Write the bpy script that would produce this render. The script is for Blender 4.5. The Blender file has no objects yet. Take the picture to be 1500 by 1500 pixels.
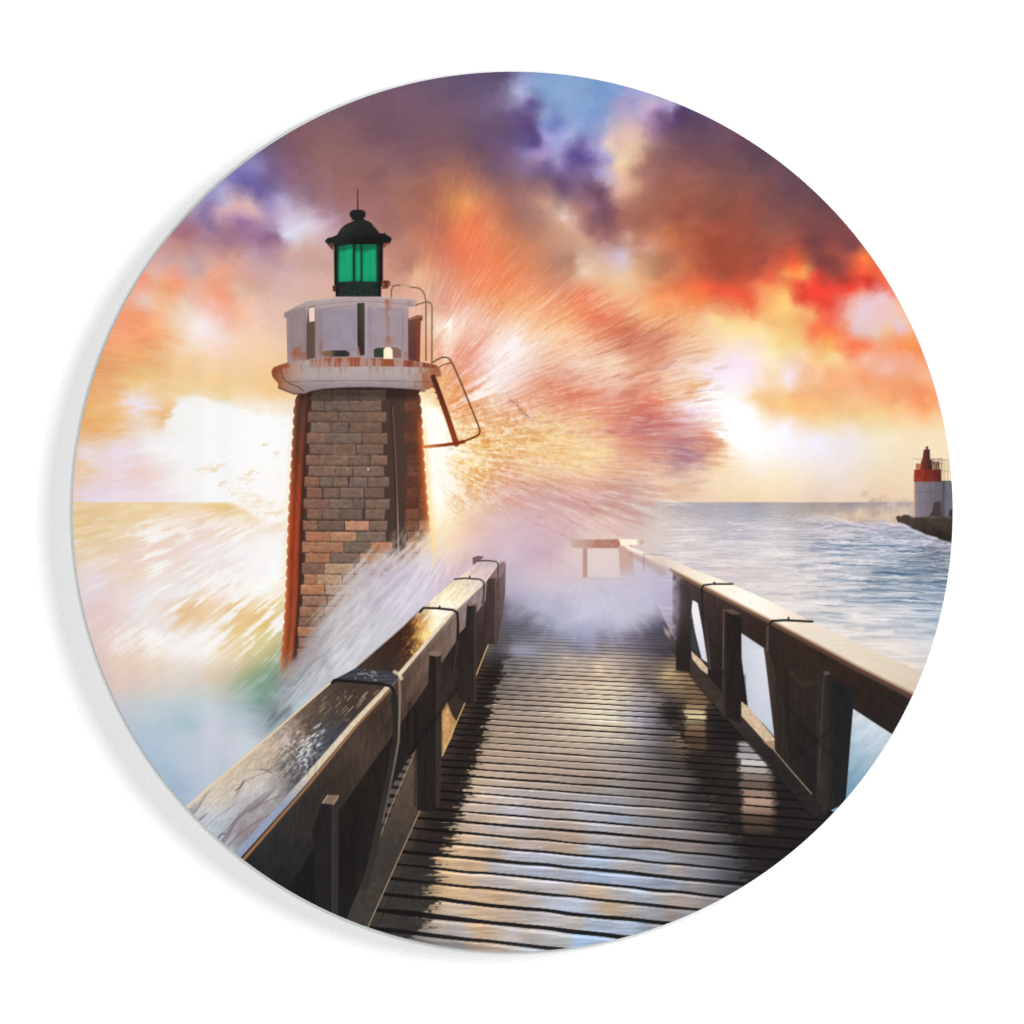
import bpy, math
import numpy as np
from mathutils import Vector

scene = bpy.context.scene
MM = 0.0005                                   # one picture unit in metres: the disc is about 64 cm across
EYE = 1.5                                     # height of the middle of the picture above the floor
GAP = 0.030                                   # front of the panel to the wall
FRONT = -GAP


def at(px, py, depth=0.0):
    return Vector(((px - 750) * MM, depth, EYE + (750 - py) * MM))


# ---- camera: square on, long lens, the whole disc with a white margin
cam_d = bpy.data.cameras.new('camera')
cam = bpy.data.objects.new('camera', cam_d)
scene.collection.objects.link(cam)
CAM_DIST = 14.0
cam.location = (0, FRONT - CAM_DIST, EYE)
cam.rotation_euler = (math.radians(90), 0, 0)
cam_d.sensor_width = 36
cam_d.lens = 36 * CAM_DIST / (1500 * MM)
cam_d.clip_start = .05
cam_d.clip_end = 60
scene.camera = cam

# ---- dim room around the wall
world = bpy.data.worlds.new('World')
scene.world = world
world.use_nodes = True
world.node_tree.nodes['Background'].inputs['Color'].default_value = (1, 1, 1, 1)
world.node_tree.nodes['Background'].inputs['Strength'].default_value = .045


def softbox(name, pos, size, watts):
    l = bpy.data.lights.new(name, 'AREA')
    l.shape = 'DISK'; l.size = size; l.energy = watts
    o = bpy.data.objects.new(name, l)
    scene.collection.objects.link(o)
    o.location = pos
    o.rotation_euler = (Vector((0, 0, EYE)) - Vector(pos)).to_track_quat('-Z', 'Y').to_euler()


# key softbox from the right and a little above: throws the panel's soft shadow to the left
DK, AK = 5.0, math.radians(39)
softbox('key_softbox', (DK * math.sin(AK), -DK * math.cos(AK), EYE + 1.05), 2.5, 204)
# ring of studio lamps round the camera axis: even fill that stays out of the mirror direction
for i in range(6):
    a = math.radians(30 + 60 * i)
    softbox('ring_lamp', (1.16 * math.cos(a), -13.5, EYE + 1.16 * math.sin(a)), .36, 262)

scene.view_settings.view_transform = 'Standard'
scene.view_settings.look = 'None'
scene.view_settings.exposure = 0
scene.view_settings.gamma = 1
scene.view_settings.use_curve_mapping = False
scene.cycles.use_denoising = False
scene.cycles.max_bounces = 4


def new_mat(name):
    m = bpy.data.materials.new(name)
    m.use_nodes = True
    return m, m.node_tree.nodes, m.node_tree.links, m.node_tree.nodes['Principled BSDF']


# ---- the white wall
m, N, L, B = new_mat('white_wall_paint')
tc = N.new('ShaderNodeTexCoord'); nz = N.new('ShaderNodeTexNoise'); nz.inputs['Scale'].default_value = 60
rp = N.new('ShaderNodeValToRGB')
rp.color_ramp.elements[0].color = (.795, .795, .795, 1); rp.color_ramp.elements[1].color = (.81, .81, .81, 1)
L.new(tc.outputs['Object'], nz.inputs['Vector']); L.new(nz.outputs['Fac'], rp.inputs['Fac']); L.new(rp.outputs['Color'], B.inputs['Base Color'])
B.inputs['Roughness'].default_value = .9
B.inputs['Specular IOR Level'].default_value = .1
me = bpy.data.meshes.new('wall')
me.from_pydata([(-3, 0, 0), (3, 0, 0), (3, 0, 3), (-3, 0, 3), (-3, .12, 0), (3, .12, 0), (3, .12, 3), (-3, .12, 3)], [],
               [(0, 1, 2, 3), (5, 4, 7, 6), (1, 5, 6, 2), (4, 0, 3, 7), (3, 2, 6, 7), (4, 5, 1, 0)])
me.materials.append(m)
wall = bpy.data.objects.new('wall', me)
scene.collection.objects.link(wall)
wall['kind'] = 'structure'
wall['label'] = 'plain white wall behind the round print'
# ---------------------------------------------------------------- the printed picture
# Everything below works in millimetre-like picture units: x to the right, y downwards, the disc centred
# on (751, 749.5) with radius 644.5.  The picture really is flat ink on the panel, so it is laid down as
# colour on one fine sheet of faces; each printed motif is a piece of that sheet.
CX, CY, RAD = 751.0, 749.5, 644.5
STEP = 1.15
NX = int(2 * RAD / STEP) + 5
X1 = CX + (np.arange(NX) - (NX - 1) / 2) * STEP
Y1 = CY + (np.arange(NX) - (NX - 1) / 2) * STEP
X, Y = np.meshgrid(X1.astype(np.float32), Y1.astype(np.float32))
COL = np.zeros((NX, NX, 3), np.float32)
IDS = np.zeros((NX, NX), np.int16)
PARTS = []                                    # index -> (name, parent index or -1, label)


def part(name, parent=None, label=None):
    PARTS.append((name, -1 if parent is None else parent, label))
    return len(PARTS)


def vnoise(x, y, seed):
    t = np.random.RandomState(seed).rand(128, 128).astype(np.float32)
    xi = np.floor(x); yi = np.floor(y)
    fx = (x - xi).astype(np.float32); fy = (y - yi).astype(np.float32)
    fx = fx * fx * fx * (fx * (fx * 6 - 15) + 10); fy = fy * fy * fy * (fy * (fy * 6 - 15) + 10)
    xi = xi.astype(np.int32); yi = yi.astype(np.int32)
    a = xi & 127; b = (xi + 1) & 127; c = yi & 127; d = (yi + 1) & 127
    top = t[c, a] * (1 - fx) + t[c, b] * fx
    bot = t[d, a] * (1 - fx) + t[d, b] * fx
    return (top * (1 - fy) + bot * fy) * 2 - 1


def fbm(x, y, seed, octs=4, gain=.5):
    s = 0; a = 1.0; n = 0
    for i in range(octs):
        s = s + a * vnoise(x + 17.3 * i, y + 9.1 * i, seed + i)
        n += a; a *= gain
        x, y = 1.62 * x - 1.18 * y, 1.18 * x + 1.62 * y     # turn each octave so no lattice shows
    return s / n


def sstep(a, b, v):
    t = np.clip((v - a) / (b - a), 0, 1)
    return t * t * (3 - 2 * t)


def pts(text):
    return np.array([float(v) for v in text.split()], np.float64).reshape(-1, 5)


class Field:
    """a smooth colour surface through scattered colour samples"""
    def __init__(self, text, box, g=5.0, c=5.0, smooth=0.0, sat=1.0):
        p = pts(text)
        q = p[:, :2]; v = p[:, 2:] / 255
        g_ = v @ np.array([.3, .59, .11]); cool = np.clip((v[:, 2] - v[:, 0]) * 4 + .5, 0, 1); v = g_[:, None] + (v - g_[:, None]) * (sat - .20 * cool)[:, None]
        self.m = v.mean(0)
        r = np.sqrt(((q[:, None] - q[None]) ** 2).sum(-1) + c * c)
        w = np.linalg.solve(r - smooth * np.eye(len(q)), v - self.m)
        self.x0, self.y0, x1, y1 = box
        self.g = g
        gx = np.arange(self.x0, x1 + 2 * g, g); gy = np.arange(self.y0, y1 + 2 * g, g)
        A, B = np.meshgrid(gx, gy)
        out = np.zeros(A.shape + (3,), np.float32)
        for i in range(len(gy)):
            rr = np.sqrt((A[i][:, None] - q[None, :, 0]) ** 2 + (B[i][:, None] - q[None, :, 1]) ** 2 + c * c)
            out[i] = rr @ w + self.m
        lo, hi = v.min(0) - .02, v.max(0) + .02
        self.t = np.clip(out, np.maximum(lo, 0), np.minimum(hi, 1.0))

    def __call__(self, x, y):
        h, w = self.t.shape[:2]
        u = np.clip((x - self.x0) / self.g, 0, w - 1.001); v = np.clip((y - self.y0) / self.g, 0, h - 1.001)
        i = u.astype(np.int32); j = v.astype(np.int32)
        f = (u - i)[..., None].astype(np.float32); k = (v - j)[..., None].astype(np.float32)
        t = self.t
        return (t[j, i] * (1 - f) + t[j, i + 1] * f) * (1 - k) + (t[j + 1, i] * (1 - f) + t[j + 1, i + 1] * f) * k


def box(x0, y0, x1, y1):
    a = max(0, int((x0 - X1[0]) / STEP) - 1); b = min(NX, int((x1 - X1[0]) / STEP) + 3)
    c = max(0, int((y0 - Y1[0]) / STEP) - 1); d = min(NX, int((y1 - Y1[0]) / STEP) + 3)
    return slice(c, max(c, d)), slice(a, max(a, b))


def put(sl, alpha, col, pid=None, cut=.5):
    if COL[sl].size == 0:
        return
    if not callable(col):
        c = np.asarray(col, np.float32)
        if c.ndim == 1:
            c = c / 255
    else:
        c = col(X[sl], Y[sl])
    a = np.clip(alpha, 0, 1)[..., None]
    COL[sl] = COL[sl] * (1 - a) + c * a
    if pid is not None:
        IDS[sl] = np.where(alpha > cut, pid, IDS[sl])


def segd(x, y, a, b):
    ax, ay = a; bx, by = b
    dx, dy = bx - ax, by - ay
    l = dx * dx + dy * dy + 1e-9
    t = np.clip(((x - ax) * dx + (y - ay) * dy) / l, 0, 1)
    return np.sqrt((x - ax - t * dx) ** 2 + (y - ay - t * dy) ** 2), t


def polymask(x, y, P, soft=1.2, rough=None):
    d = np.full(x.shape, 1e9, np.float32); ins = np.zeros(x.shape, bool)
    n = len(P)
    for i in range(n):
        a, b = P[i], P[(i + 1) % n]
        d = np.minimum(d, segd(x, y, a, b)[0])
        if a[1] != b[1]:
            ins ^= ((a[1] > y) != (b[1] > y)) & (x < (b[0] - a[0]) * (y - a[1]) / (b[1] - a[1]) + a[0])
    sd = np.where(ins, d, -d)
    if rough is not None:
        sd = sd + rough
    return np.clip(sd / soft + .5, 0, 1)


def poly(P, col, pid=None, soft=1.2, alpha=1.0, rough=None, pad=3):
    P = np.asarray(P, float).reshape(-1, 2)
    sl = box(P[:, 0].min() - pad - soft, P[:, 1].min() - pad - soft, P[:, 0].max() + pad + soft, P[:, 1].max() + pad + soft)
    x, y = X[sl], Y[sl]
    if x.size == 0:
        return
    m = polymask(x, y, P, soft, None if rough is None else rough(x, y))
    a = alpha(x, y) if callable(alpha) else alpha
    put(sl, m * a, col, pid)


def stroke(P, w, col, pid=None, soft=1.2, alpha=1.0):
    """polyline with a width that may change from end to end; colour may be a pair blended along it"""
    P = np.asarray(P, float).reshape(-1, 2)
    ws = np.linspace(w[0], w[1], len(P)) if isinstance(w, (tuple, list)) else np.full(len(P), float(w))
    pad = ws.max() + 3
    sl = box(P[:, 0].min() - pad, P[:, 1].min() - pad, P[:, 0].max() + pad, P[:, 1].max() + pad)
    x, y = X[sl], Y[sl]
    if x.size == 0:
        return
    best = np.full(x.shape, -1e9, np.float32); tt = np.zeros(x.shape, np.float32)
    L = np.r_[0, np.cumsum(np.hypot(*np.diff(P, axis=0).T))]
    for i in range(len(P) - 1):
        d, t = segd(x, y, P[i], P[i + 1])
        s = ws[i] * (1 - t) / 2 + ws[i + 1] * t / 2 - d
        tt = np.where(s > best, (L[i] + t * (L[i + 1] - L[i])) / L[-1], tt)
        best = np.maximum(best, s)
    m = np.clip(best / soft + .5, 0, 1)
    c = col
    if not callable(col) and np.ndim(col) == 2:
        c0, c1 = np.asarray(col, np.float32) / 255
        c = c0 + (c1 - c0) * tt[..., None]
    a = alpha(x, y) if callable(alpha) else alpha
    put(sl, m * a, c, pid, cut=.4)


def soften(a, r):
    """box blur, twice, along both axes"""
    k = int(2 * r + 1)
    for _ in range(2):
        for ax in (0, 1):
            p = np.concatenate([np.repeat(a.take([0], ax), int(r) + 1, ax), a, np.repeat(a.take([-1], ax), int(r), ax)], ax)
            c = np.cumsum(p, ax, dtype=np.float64)
            n = a.shape[ax]
            a = ((c.take(np.arange(k, k + n), ax) - c.take(np.arange(0, n), ax)) / k).astype(np.float32)
    return a
# ---- sky and open water: colour samples "x y r g b"
SKY = Field("""
740 110 95 80 125 760 112 130 130 190 580 150 115 82 100 640 130 110 85 110 700 125 98 80 115 762 134 165 170 215 781 148 100 85 150 790 130 120 155 210 850 130 125 160 215 900 140 120 150 210
910 145 160 150 200 930 150 150 150 205 952 156 195 165 195 969 148 170 160 205 983 153 165 150 200 991 159 95 70 125 430 195 128 90 100 500 160 120 88 100 650 180 118 85 100 730 180 105 80 115
770 160 105 90 150 780 190 90 75 140 781 173 105 85 145 792 170 130 150 205 812 181 105 120 195 830 160 130 160 215 834 198 155 160 215 850 190 130 155 215 880 170 125 150 210 896 195 205 180 185
913 190 215 185 175 932 181 200 165 180 938 198 205 170 160 946 170 185 155 195 952 192 165 130 150 966 167 150 120 165 980 178 105 75 115 1000 185 98 70 95 387 222 120 95 150 398 214 115 90 120
410 235 130 95 125 480 230 140 98 98 510 214 130 92 95 566 200 118 84 98 600 230 128 88 98 622 214 120 86 95 700 200 105 80 105 740 230 115 85 115 775 220 130 115 180 787 206 95 75 145
792 229 165 135 185 797 201 150 140 205 810 210 150 150 215 826 218 150 140 205 840 226 100 80 155 851 215 110 90 165 851 234 95 75 150 874 201 150 150 205 879 223 165 155 205 888 234 165 150 195
893 212 220 190 180 904 218 215 185 170 910 205 215 180 170 918 232 226 196 165 924 212 222 190 165 950 230 155 110 100 980 234 140 92 92 1036 234 118 78 85 1040 210 105 75 90 1070 200 110 75 90
1078 212 108 70 85 1080 230 110 75 85 1110 230 100 70 85 325 276 160 155 205 348 253 125 115 190 353 273 115 100 175 370 242 140 130 195 387 250 135 115 170 395 265 115 90 150 398 248 120 95 150
426 270 140 105 130 454 242 135 98 105 482 264 145 102 105 538 242 140 98 95 594 256 140 98 95 680 260 170 110 90 720 250 120 85 100 780 270 130 95 105 800 240 120 95 150 815 265 110 80 115
820 240 150 130 190 823 279 110 80 110 834 265 112 85 125 851 274 125 92 125 857 257 120 95 145 868 246 130 105 160 870 270 120 85 110 876 257 150 135 185 885 268 165 140 165 907 240 225 195 165
913 260 215 175 150 932 246 185 140 120 944 246 165 115 105 952 268 165 110 100 1022 254 140 88 82 1064 268 138 85 78 1120 270 120 75 75 289 309 165 140 180 300 309 145 115 165 311 287 150 145 200
325 312 205 165 180 328 298 195 170 190 342 290 200 165 175 362 298 210 175 175 376 309 200 165 175 376 287 125 105 170 387 304 170 140 185 409 292 175 155 200 415 309 190 170 205 460 287 150 112 125
500 290 155 105 105 560 290 150 102 100 580 298 160 108 98 622 284 160 100 85 670 300 215 135 80 685 300 235 150 90 760 280 150 105 105 792 307 170 125 115 798 296 190 145 125 832 318 222 190 175
846 307 175 125 120 868 296 140 100 115 879 318 125 85 95 885 285 115 80 100 896 302 135 90 100 902 282 205 160 145 940 300 165 110 90 952 313 165 100 85 980 282 160 95 80 994 310 155 85 70
1050 310 140 80 65 1092 310 150 80 68 1160 280 105 70 80 1180 310 125 75 75 1200 300 105 68 72 272 343 160 105 120 306 326 150 115 155 328 343 160 115 135 356 320 160 120 165 364 354 165 120 145
387 340 155 112 150 404 346 160 120 150 415 343 208 195 215 432 354 212 200 215 437 320 205 190 210 450 325 215 200 215 468 332 205 180 195 482 326 185 150 165 580 340 165 110 100 594 340 180 120 105
622 354 195 120 95 650 330 190 110 85 670 340 232 125 80 700 320 225 120 80 720 330 225 135 95 740 320 190 115 90 760 320 160 110 95 780 340 175 120 100 820 332 200 155 130 840 332 205 160 145
857 352 195 150 130 868 338 160 110 105 890 346 150 100 100 902 355 175 130 125 907 324 150 95 90 921 341 195 145 125 930 330 160 100 85 932 352 185 125 105 966 324 175 105 85 980 350 190 110 75
1022 324 165 90 72 1050 338 165 80 62 1100 340 155 80 65 1130 330 145 85 75 1150 350 160 85 70 1230 330 120 68 68 247 382 210 165 160 264 368 195 145 135 278 388 205 170 170 294 393 205 165 160
300 374 205 160 155 314 390 225 165 145 330 360 165 120 135 342 376 200 150 140 380 380 185 150 165 398 382 185 148 155 420 390 200 165 170 426 368 205 165 160 454 368 205 165 155 468 396 205 165 155
580 368 185 130 115 600 390 190 130 110 660 370 220 115 85 690 370 235 125 85 780 360 200 130 95 812 380 185 130 110 823 391 185 130 108 834 369 190 140 120 840 390 190 140 115 854 394 228 195 170
882 391 215 175 150 907 383 210 185 195 913 374 205 180 190 924 388 215 175 150 938 380 200 145 115 946 360 205 150 125 952 394 200 145 110 969 380 185 120 90 994 394 195 115 80 1008 366 180 95 68
1040 360 160 75 55 1064 380 165 75 58 1080 380 165 75 55 1110 390 160 75 60 1140 360 165 80 65 1150 390 215 100 65 1167 388 245 105 55 1177 398 240 150 85 1190 360 125 65 65 1200 390 140 68 62
1220 367 150 72 65 1220 380 140 65 60 1233 390 150 70 62 1250 383 205 90 60 1250 360 135 70 70 1260 397 225 85 58 1267 380 235 110 60 1280 385 215 100 60 215 402 240 155 130 220 400 225 170 150
238 424 240 170 120 247 404 238 165 135 258 413 240 155 120 314 421 240 160 125 340 400 215 160 145 353 427 228 185 160 370 410 215 165 150 570 400 205 150 130 590 420 215 160 140 610 400 230 180 140
640 420 215 155 130 700 430 240 150 105 740 400 235 130 85 896 408 228 188 150 930 414 225 180 140 930 400 225 175 135 960 430 235 145 95 980 414 215 125 85 1008 419 232 112 70 1022 402 190 95 65
1036 422 238 100 65 1050 430 225 92 62 1060 410 172 78 58 1064 425 228 88 60 1117 433 238 150 95 1130 413 240 110 70 1133 430 240 160 95 1153 433 240 170 100 1157 400 238 140 80 1160 427 235 120 75
1167 417 235 90 60 1177 433 235 75 60 1183 407 238 120 75 1190 430 240 70 55 1197 407 235 75 55 1207 423 240 68 52 1217 407 165 68 60 1227 427 230 75 58 1233 403 150 65 58 1240 420 225 65 50
1253 410 215 65 52 1267 423 235 110 90 1267 437 225 175 175 1277 413 215 65 52 1290 407 238 95 65 1293 433 225 180 185 1297 423 232 120 105 200 460 244 157 115 210 440 234 197 180 270 440 229 192 175
275 465 240 220 200 330 440 244 167 140 340 470 244 192 165 380 460 234 192 175 650 450 230 165 140 690 460 240 190 170 730 450 240 165 115 800 440 240 160 115 830 470 240 170 120 850 440 235 130 90
870 470 232 125 90 900 450 238 160 115 950 460 240 175 120 967 460 236 165 110 1000 460 238 165 110 1020 440 240 130 70 1033 470 240 190 145 1050 470 245 210 150 1080 441 238 100 62 1083 473 243 205 140
1100 450 240 110 70 1133 477 240 190 120 1160 453 240 185 115 1177 453 238 150 95 1190 463 240 160 100 1200 450 238 80 62 1213 473 235 105 75 1220 440 232 85 68 1240 450 228 150 140 1240 467 230 165 150
1250 440 228 160 150 1253 477 222 185 185 1267 467 225 195 200 1290 450 230 185 185 1293 463 228 190 190 1313 450 235 185 165 1330 473 232 190 165 190 490 244 162 115 210 500 239 157 105 230 480 244 172 125
250 510 244 195 148 295 480 250 235 235 320 490 245 220 215 335 500 245 215 200 410 500 239 202 175 640 500 235 180 150 655 485 255 250 235 660 490 250 225 205 720 490 240 200 180 760 500 250 240 240
780 480 245 200 160 860 500 240 180 140 900 500 210 130 100 920 490 205 115 85 960 490 215 140 110 1000 480 238 180 130 1000 510 232 185 150 1050 483 242 208 158 1067 517 243 222 215 1100 497 244 215 180
1100 480 245 210 150 1117 483 243 215 160 1120 500 245 220 172 1140 503 245 215 150 1160 483 238 185 115 1173 497 240 195 120 1187 483 238 130 85 1193 497 238 135 85 1200 480 240 120 70 1215 500 242 160 90
1233 483 235 130 95 1233 510 240 150 100 1250 513 238 120 80 1267 507 235 130 95 1277 493 228 185 165 1293 517 238 155 115 1300 483 235 185 150 1317 503 240 145 95 1323 480 222 185 195 1330 500 240 150 90
1343 503 240 140 85 180 530 242 172 115 230 550 244 199 142 300 530 247 209 170 380 520 244 207 165 670 540 235 165 140 690 520 235 160 135 725 550 248 235 235 740 520 250 235 235 800 520 240 200 170
850 530 240 205 185 900 530 240 200 170 950 520 215 140 110 1000 550 238 205 185 1017 543 240 215 200 1030 520 240 205 175 1033 543 243 225 235 1080 550 247 230 240 1083 533 244 225 235 1100 547 245 222 230
1100 530 245 225 225 1133 523 246 228 185 1133 550 243 215 180 1153 557 243 222 220 1160 523 240 205 165 1160 543 240 210 200 1177 553 238 190 150 1180 520 243 205 162 1187 540 238 185 145 1200 520 240 190 125
1200 550 240 190 145 1217 527 240 200 140 1217 543 238 170 120 1233 530 240 190 140 1267 523 235 175 150 1267 550 238 155 105 1300 540 236 180 160 1327 550 238 160 120 1333 533 238 165 135 1350 527 238 150 105
1360 550 238 175 140 160 560 242 177 120 190 590 245 225 215 200 560 244 202 135 205 595 245 230 240 265 577 247 219 172 265 594 245 244 244 300 566 247 212 160 330 578 244 215 165 330 597 247 246 246
380 560 246 205 152 390 585 247 215 170 415 570 244 202 150 640 570 238 185 125 680 580 235 160 115 710 575 250 235 225 760 590 230 170 140 800 560 225 150 120 830 590 225 140 110 850 560 232 170 140
870 590 228 145 115 900 560 235 190 170 920 590 220 140 115 950 560 230 160 130 960 590 225 130 105 983 583 235 185 150 1010 593 245 225 235 1017 573 232 175 120 1030 590 252 245 245 1040 570 250 240 240
1060 577 250 243 243 1113 583 240 200 145 1117 560 245 220 205 1133 593 238 190 135 1150 590 240 195 130 1167 577 238 180 130 1200 577 236 175 125 1233 567 236 170 120 1250 583 238 185 140 1250 560 238 166 122
1270 580 240 175 130 1283 570 238 165 115 1283 593 238 185 130 1300 560 238 155 110 1317 573 240 155 105 1320 590 240 170 120 1333 593 240 165 115 1350 573 240 150 100 1350 560 238 165 120 1367 577 240 155 105
1370 590 240 165 110 130 630 242 182 115 145 600 242 187 125 170 635 242 197 145 175 600 244 195 138 220 620 244 217 185 245 605 242 193 132 270 600 240 240 240 330 610 248 247 246 390 606 252 251 248
410 620 253 252 250 640 600 255 250 225 645 630 255 255 250 660 600 235 165 100 660 620 253 240 200 700 600 235 175 130 720 620 232 180 130 770 620 235 180 130 800 620 242 210 160 850 620 238 195 150
900 620 220 140 120 950 620 190 110 110 990 632 205 138 130 1060 600 252 250 248 1100 600 250 245 240 1100 620 253 252 252 1133 617 245 225 205 1150 620 245 238 245 1160 610 240 200 150 1190 617 238 205 160
1217 603 238 190 130 1217 617 238 210 165 1250 600 240 190 135 1267 607 238 200 140 1300 600 238 190 130 1317 610 240 195 145 1340 615 240 198 152 1350 600 240 160 105 1367 607 240 185 130 1380 615 240 205 160
130 660 245 225 230 180 655 242 225 235 230 650 243 236 240 240 640 244 238 240 290 660 243 243 244 300 640 240 240 241 350 660 250 250 250 390 640 253 253 250 660 660 255 252 240 690 665 252 235 190
700 650 242 195 120 740 650 240 200 140 780 650 238 200 140 820 660 238 195 135 850 650 240 205 155 870 660 245 215 160 900 650 228 170 140 940 660 215 150 130 965 650 202 140 134 1000 658 176 124 134
1000 675 180 130 140 1018 668 188 140 142 1020 640 208 148 138 1040 640 225 160 130 1050 670 232 190 150 1060 640 252 248 240 1100 660 253 250 248 1150 660 245 238 240 1200 640 238 230 240 1230 670 232 222 220
1250 640 232 222 215 1300 640 238 225 195 1370 640 240 218 182 120 690 244 207 170 160 700 243 220 225 210 690 243 215 205 250 700 243 225 220 255 715 243 232 232 300 690 244 240 242 400 700 250 245 235
400 680 252 252 250 640 680 255 253 245 655 700 255 253 240 670 680 250 225 165 690 710 240 195 140 700 690 240 195 130 740 690 228 175 140 780 690 235 190 145 830 690 240 200 155 870 690 240 205 165
880 710 215 165 150 920 690 228 180 150 930 710 205 160 150 960 690 225 180 155 980 710 232 195 165 1040 700 240 215 185 1100 690 245 230 210 1150 700 243 225 195 1200 690 235 222 212 1280 710 232 210 182
1300 680 235 215 187 130 725 240 222 235 220 725 243 225 235 300 725 245 243 245 330 720 248 247 246 650 720 255 250 230 650 750 254 246 220 720 730 225 175 155 760 720 215 165 150 800 720 210 165 160
850 720 220 170 160 960 720 228 195 175 1040 725 232 205 175 1100 720 238 215 180 1200 725 228 205 187 1300 725 228 200 172
""", (90, 90, 1420, 770), sat=.97)

SEA = Field("""
680 740 242 205 150 660 760 248 225 170 650 780 250 230 185 690 780 228 180 160 720 770 214 180 182 760 770 206 172 182 800 760 212 176 178
840 760 210 170 170 880 750 215 175 165 920 750 205 165 160 740 800 208 175 188 790 800 203 170 186 690 800 220 175 170 660 810 240 205 170
830 780 205 170 175 880 775 222 190 180 650 840 215 195 200 680 820 215 185 190 780 830 200 170 185 820 820 205 170 180
110 745 242 205 150 140 750 240 208 160 200 745 243 215 165 280 745 245 220 175 320 750 243 205 150 120 780 240 205 150 170 790 240 215 175
250 770 242 212 180 300 770 243 215 200 350 740 240 205 140 390 745 238 195 140 400 770 248 238 230 130 815 240 215 185 200 810 242 222 210
250 800 243 218 205 300 800 245 235 235 350 790 248 240 235 410 800 253 252 248 140 850 240 225 235 200 840 242 220 200 260 830 244 225 215
330 830 246 232 228 380 830 250 245 245 160 880 240 215 215 210 880 243 240 245 270 870 244 240 243 320 870 247 235 225 380 870 250 248 242
415 860 254 250 235 270 890 240 200 150 300 880 242 205 155 350 880 240 200 150 390 890 235 195 130 410 890 235 200 130 170 920 240 215 210
200 930 240 222 210 250 920 244 235 235 300 920 246 240 235 350 910 240 205 150 385 930 228 210 150 405 930 215 205 150 190 960 238 215 195
240 960 243 225 210 290 960 246 245 243 330 940 245 230 200 350 970 225 205 165 390 970 170 175 130 310 985 225 205 180 360 990 165 175 145
390 1000 120 155 125 405 990 125 150 130 180 1000 228 205 195 220 1000 225 210 195 270 1000 225 215 205 330 1010 200 200 185 370 1020 140 175 160
385 1025 110 155 135 405 1020 150 165 165 190 1030 205 205 210 240 1030 200 210 215 290 1030 195 210 218 330 1040 190 205 215 370 1050 165 185 195
410 1045 110 120 125 400 1060 130 150 160 210 1060 185 205 218 270 1060 170 200 212 320 1060 205 208 222 350 1070 195 205 215 230 1090 175 200 220
280 1085 190 205 220 330 1090 205 208 222 370 1080 200 208 218 240 1120 165 195 220 290 1120 195 205 222 330 1120 195 205 222 270 1150 165 190 218
260 1140 165 192 220 300 1150 185 200 220 440 960 170 155 155 500 930 185 180 185 470 980 165 165 170 430 1000 150 155 160 430 1040 170 185 195
530 870 190 182 190 560 850 195 185 200 600 840 200 185 205 620 870 205 195 210 560 910 200 195 205 480 960 195 195 200 590 880 205 198 212
640 830 215 200 205 460 1000 180 182 188 500 970 205 205 210 430 930 150 140 135
960 745 200 185 180 1000 742 180 170 175 1100 742 165 160 170 1200 742 175 160 150 1250 742 165 150 150 1000 760 205 190 190 1080 755 180 175 185
1150 755 190 180 180 1200 755 190 175 165 1250 755 225 200 175 960 775 215 198 190 1040 775 200 190 195 1120 775 205 198 200 1200 770 175 168 175
1260 765 190 178 175 1300 775 190 190 205 1340 790 170 178 200 1000 800 218 205 200 1080 800 208 200 205 1150 800 215 205 205 1230 795 205 200 210
1290 800 200 200 212 1350 805 120 130 150 1390 810 90 105 130 1330 830 130 145 165 1370 835 95 115 140 1270 835 180 185 195 1290 850 120 145 165
1340 850 140 160 180 1385 850 115 140 165 1200 830 215 205 205 1130 840 222 210 205 1060 830 222 205 200 1240 870 215 208 208 1300 880 195 198 205
1350 880 170 185 200 1380 880 150 172 195 1180 880 225 215 210 1130 870 225 212 205 1220 900 222 215 212 1280 910 220 215 215 1340 910 205 208 212
1370 920 190 200 212 1260 930 232 222 212 1320 940 228 220 215 1355 950 215 212 212 1310 960 235 222 208 1345 970 230 215 205
1100 950 205 208 220 1120 1040 200 205 220 1265 1060 195 210 222 1260 1100 160 190 210 1245 1150 110 155 185 1290 1085 190 205 218
740 830 195 178 195 760 860 180 172 195 720 880 172 162 176 740 900 164 154 166 760 880 160 160 188 800 850 200 182 195 860 830 215 195 195
900 830 215 195 198 800 880 175 172 195 870 880 188 184 205 850 915 172 172 202 880 930 165 162 195 920 910 180 175 198 950 880 188 184 206
970 860 192 182 204 960 840 200 188 200 985 880 172 165 188 750 950 160 160 180 930 850 195 185 205 830 895 172 170 196 985 920 152 140 152
900 810 218 198 190 830 815 215 192 192
""", (90, 690, 1420, 1240), sat=.95)


def polar(cx, cy):
    dx, dy = X - cx, Y - cy
    return np.arctan2(dy, dx), np.sqrt(dx * dx + dy * dy), dx, dy


def area(P, soft):
    P = np.array(P.split(), float).reshape(-1, 2)
    m = np.zeros((NX, NX), np.float32)
    sl = box(P[:, 0].min() - soft, P[:, 1].min() - soft, P[:, 0].max() + soft, P[:, 1].max() + soft)
    m[sl] = polymask(X[sl], Y[sl], P, soft * 2)
    return m


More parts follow.
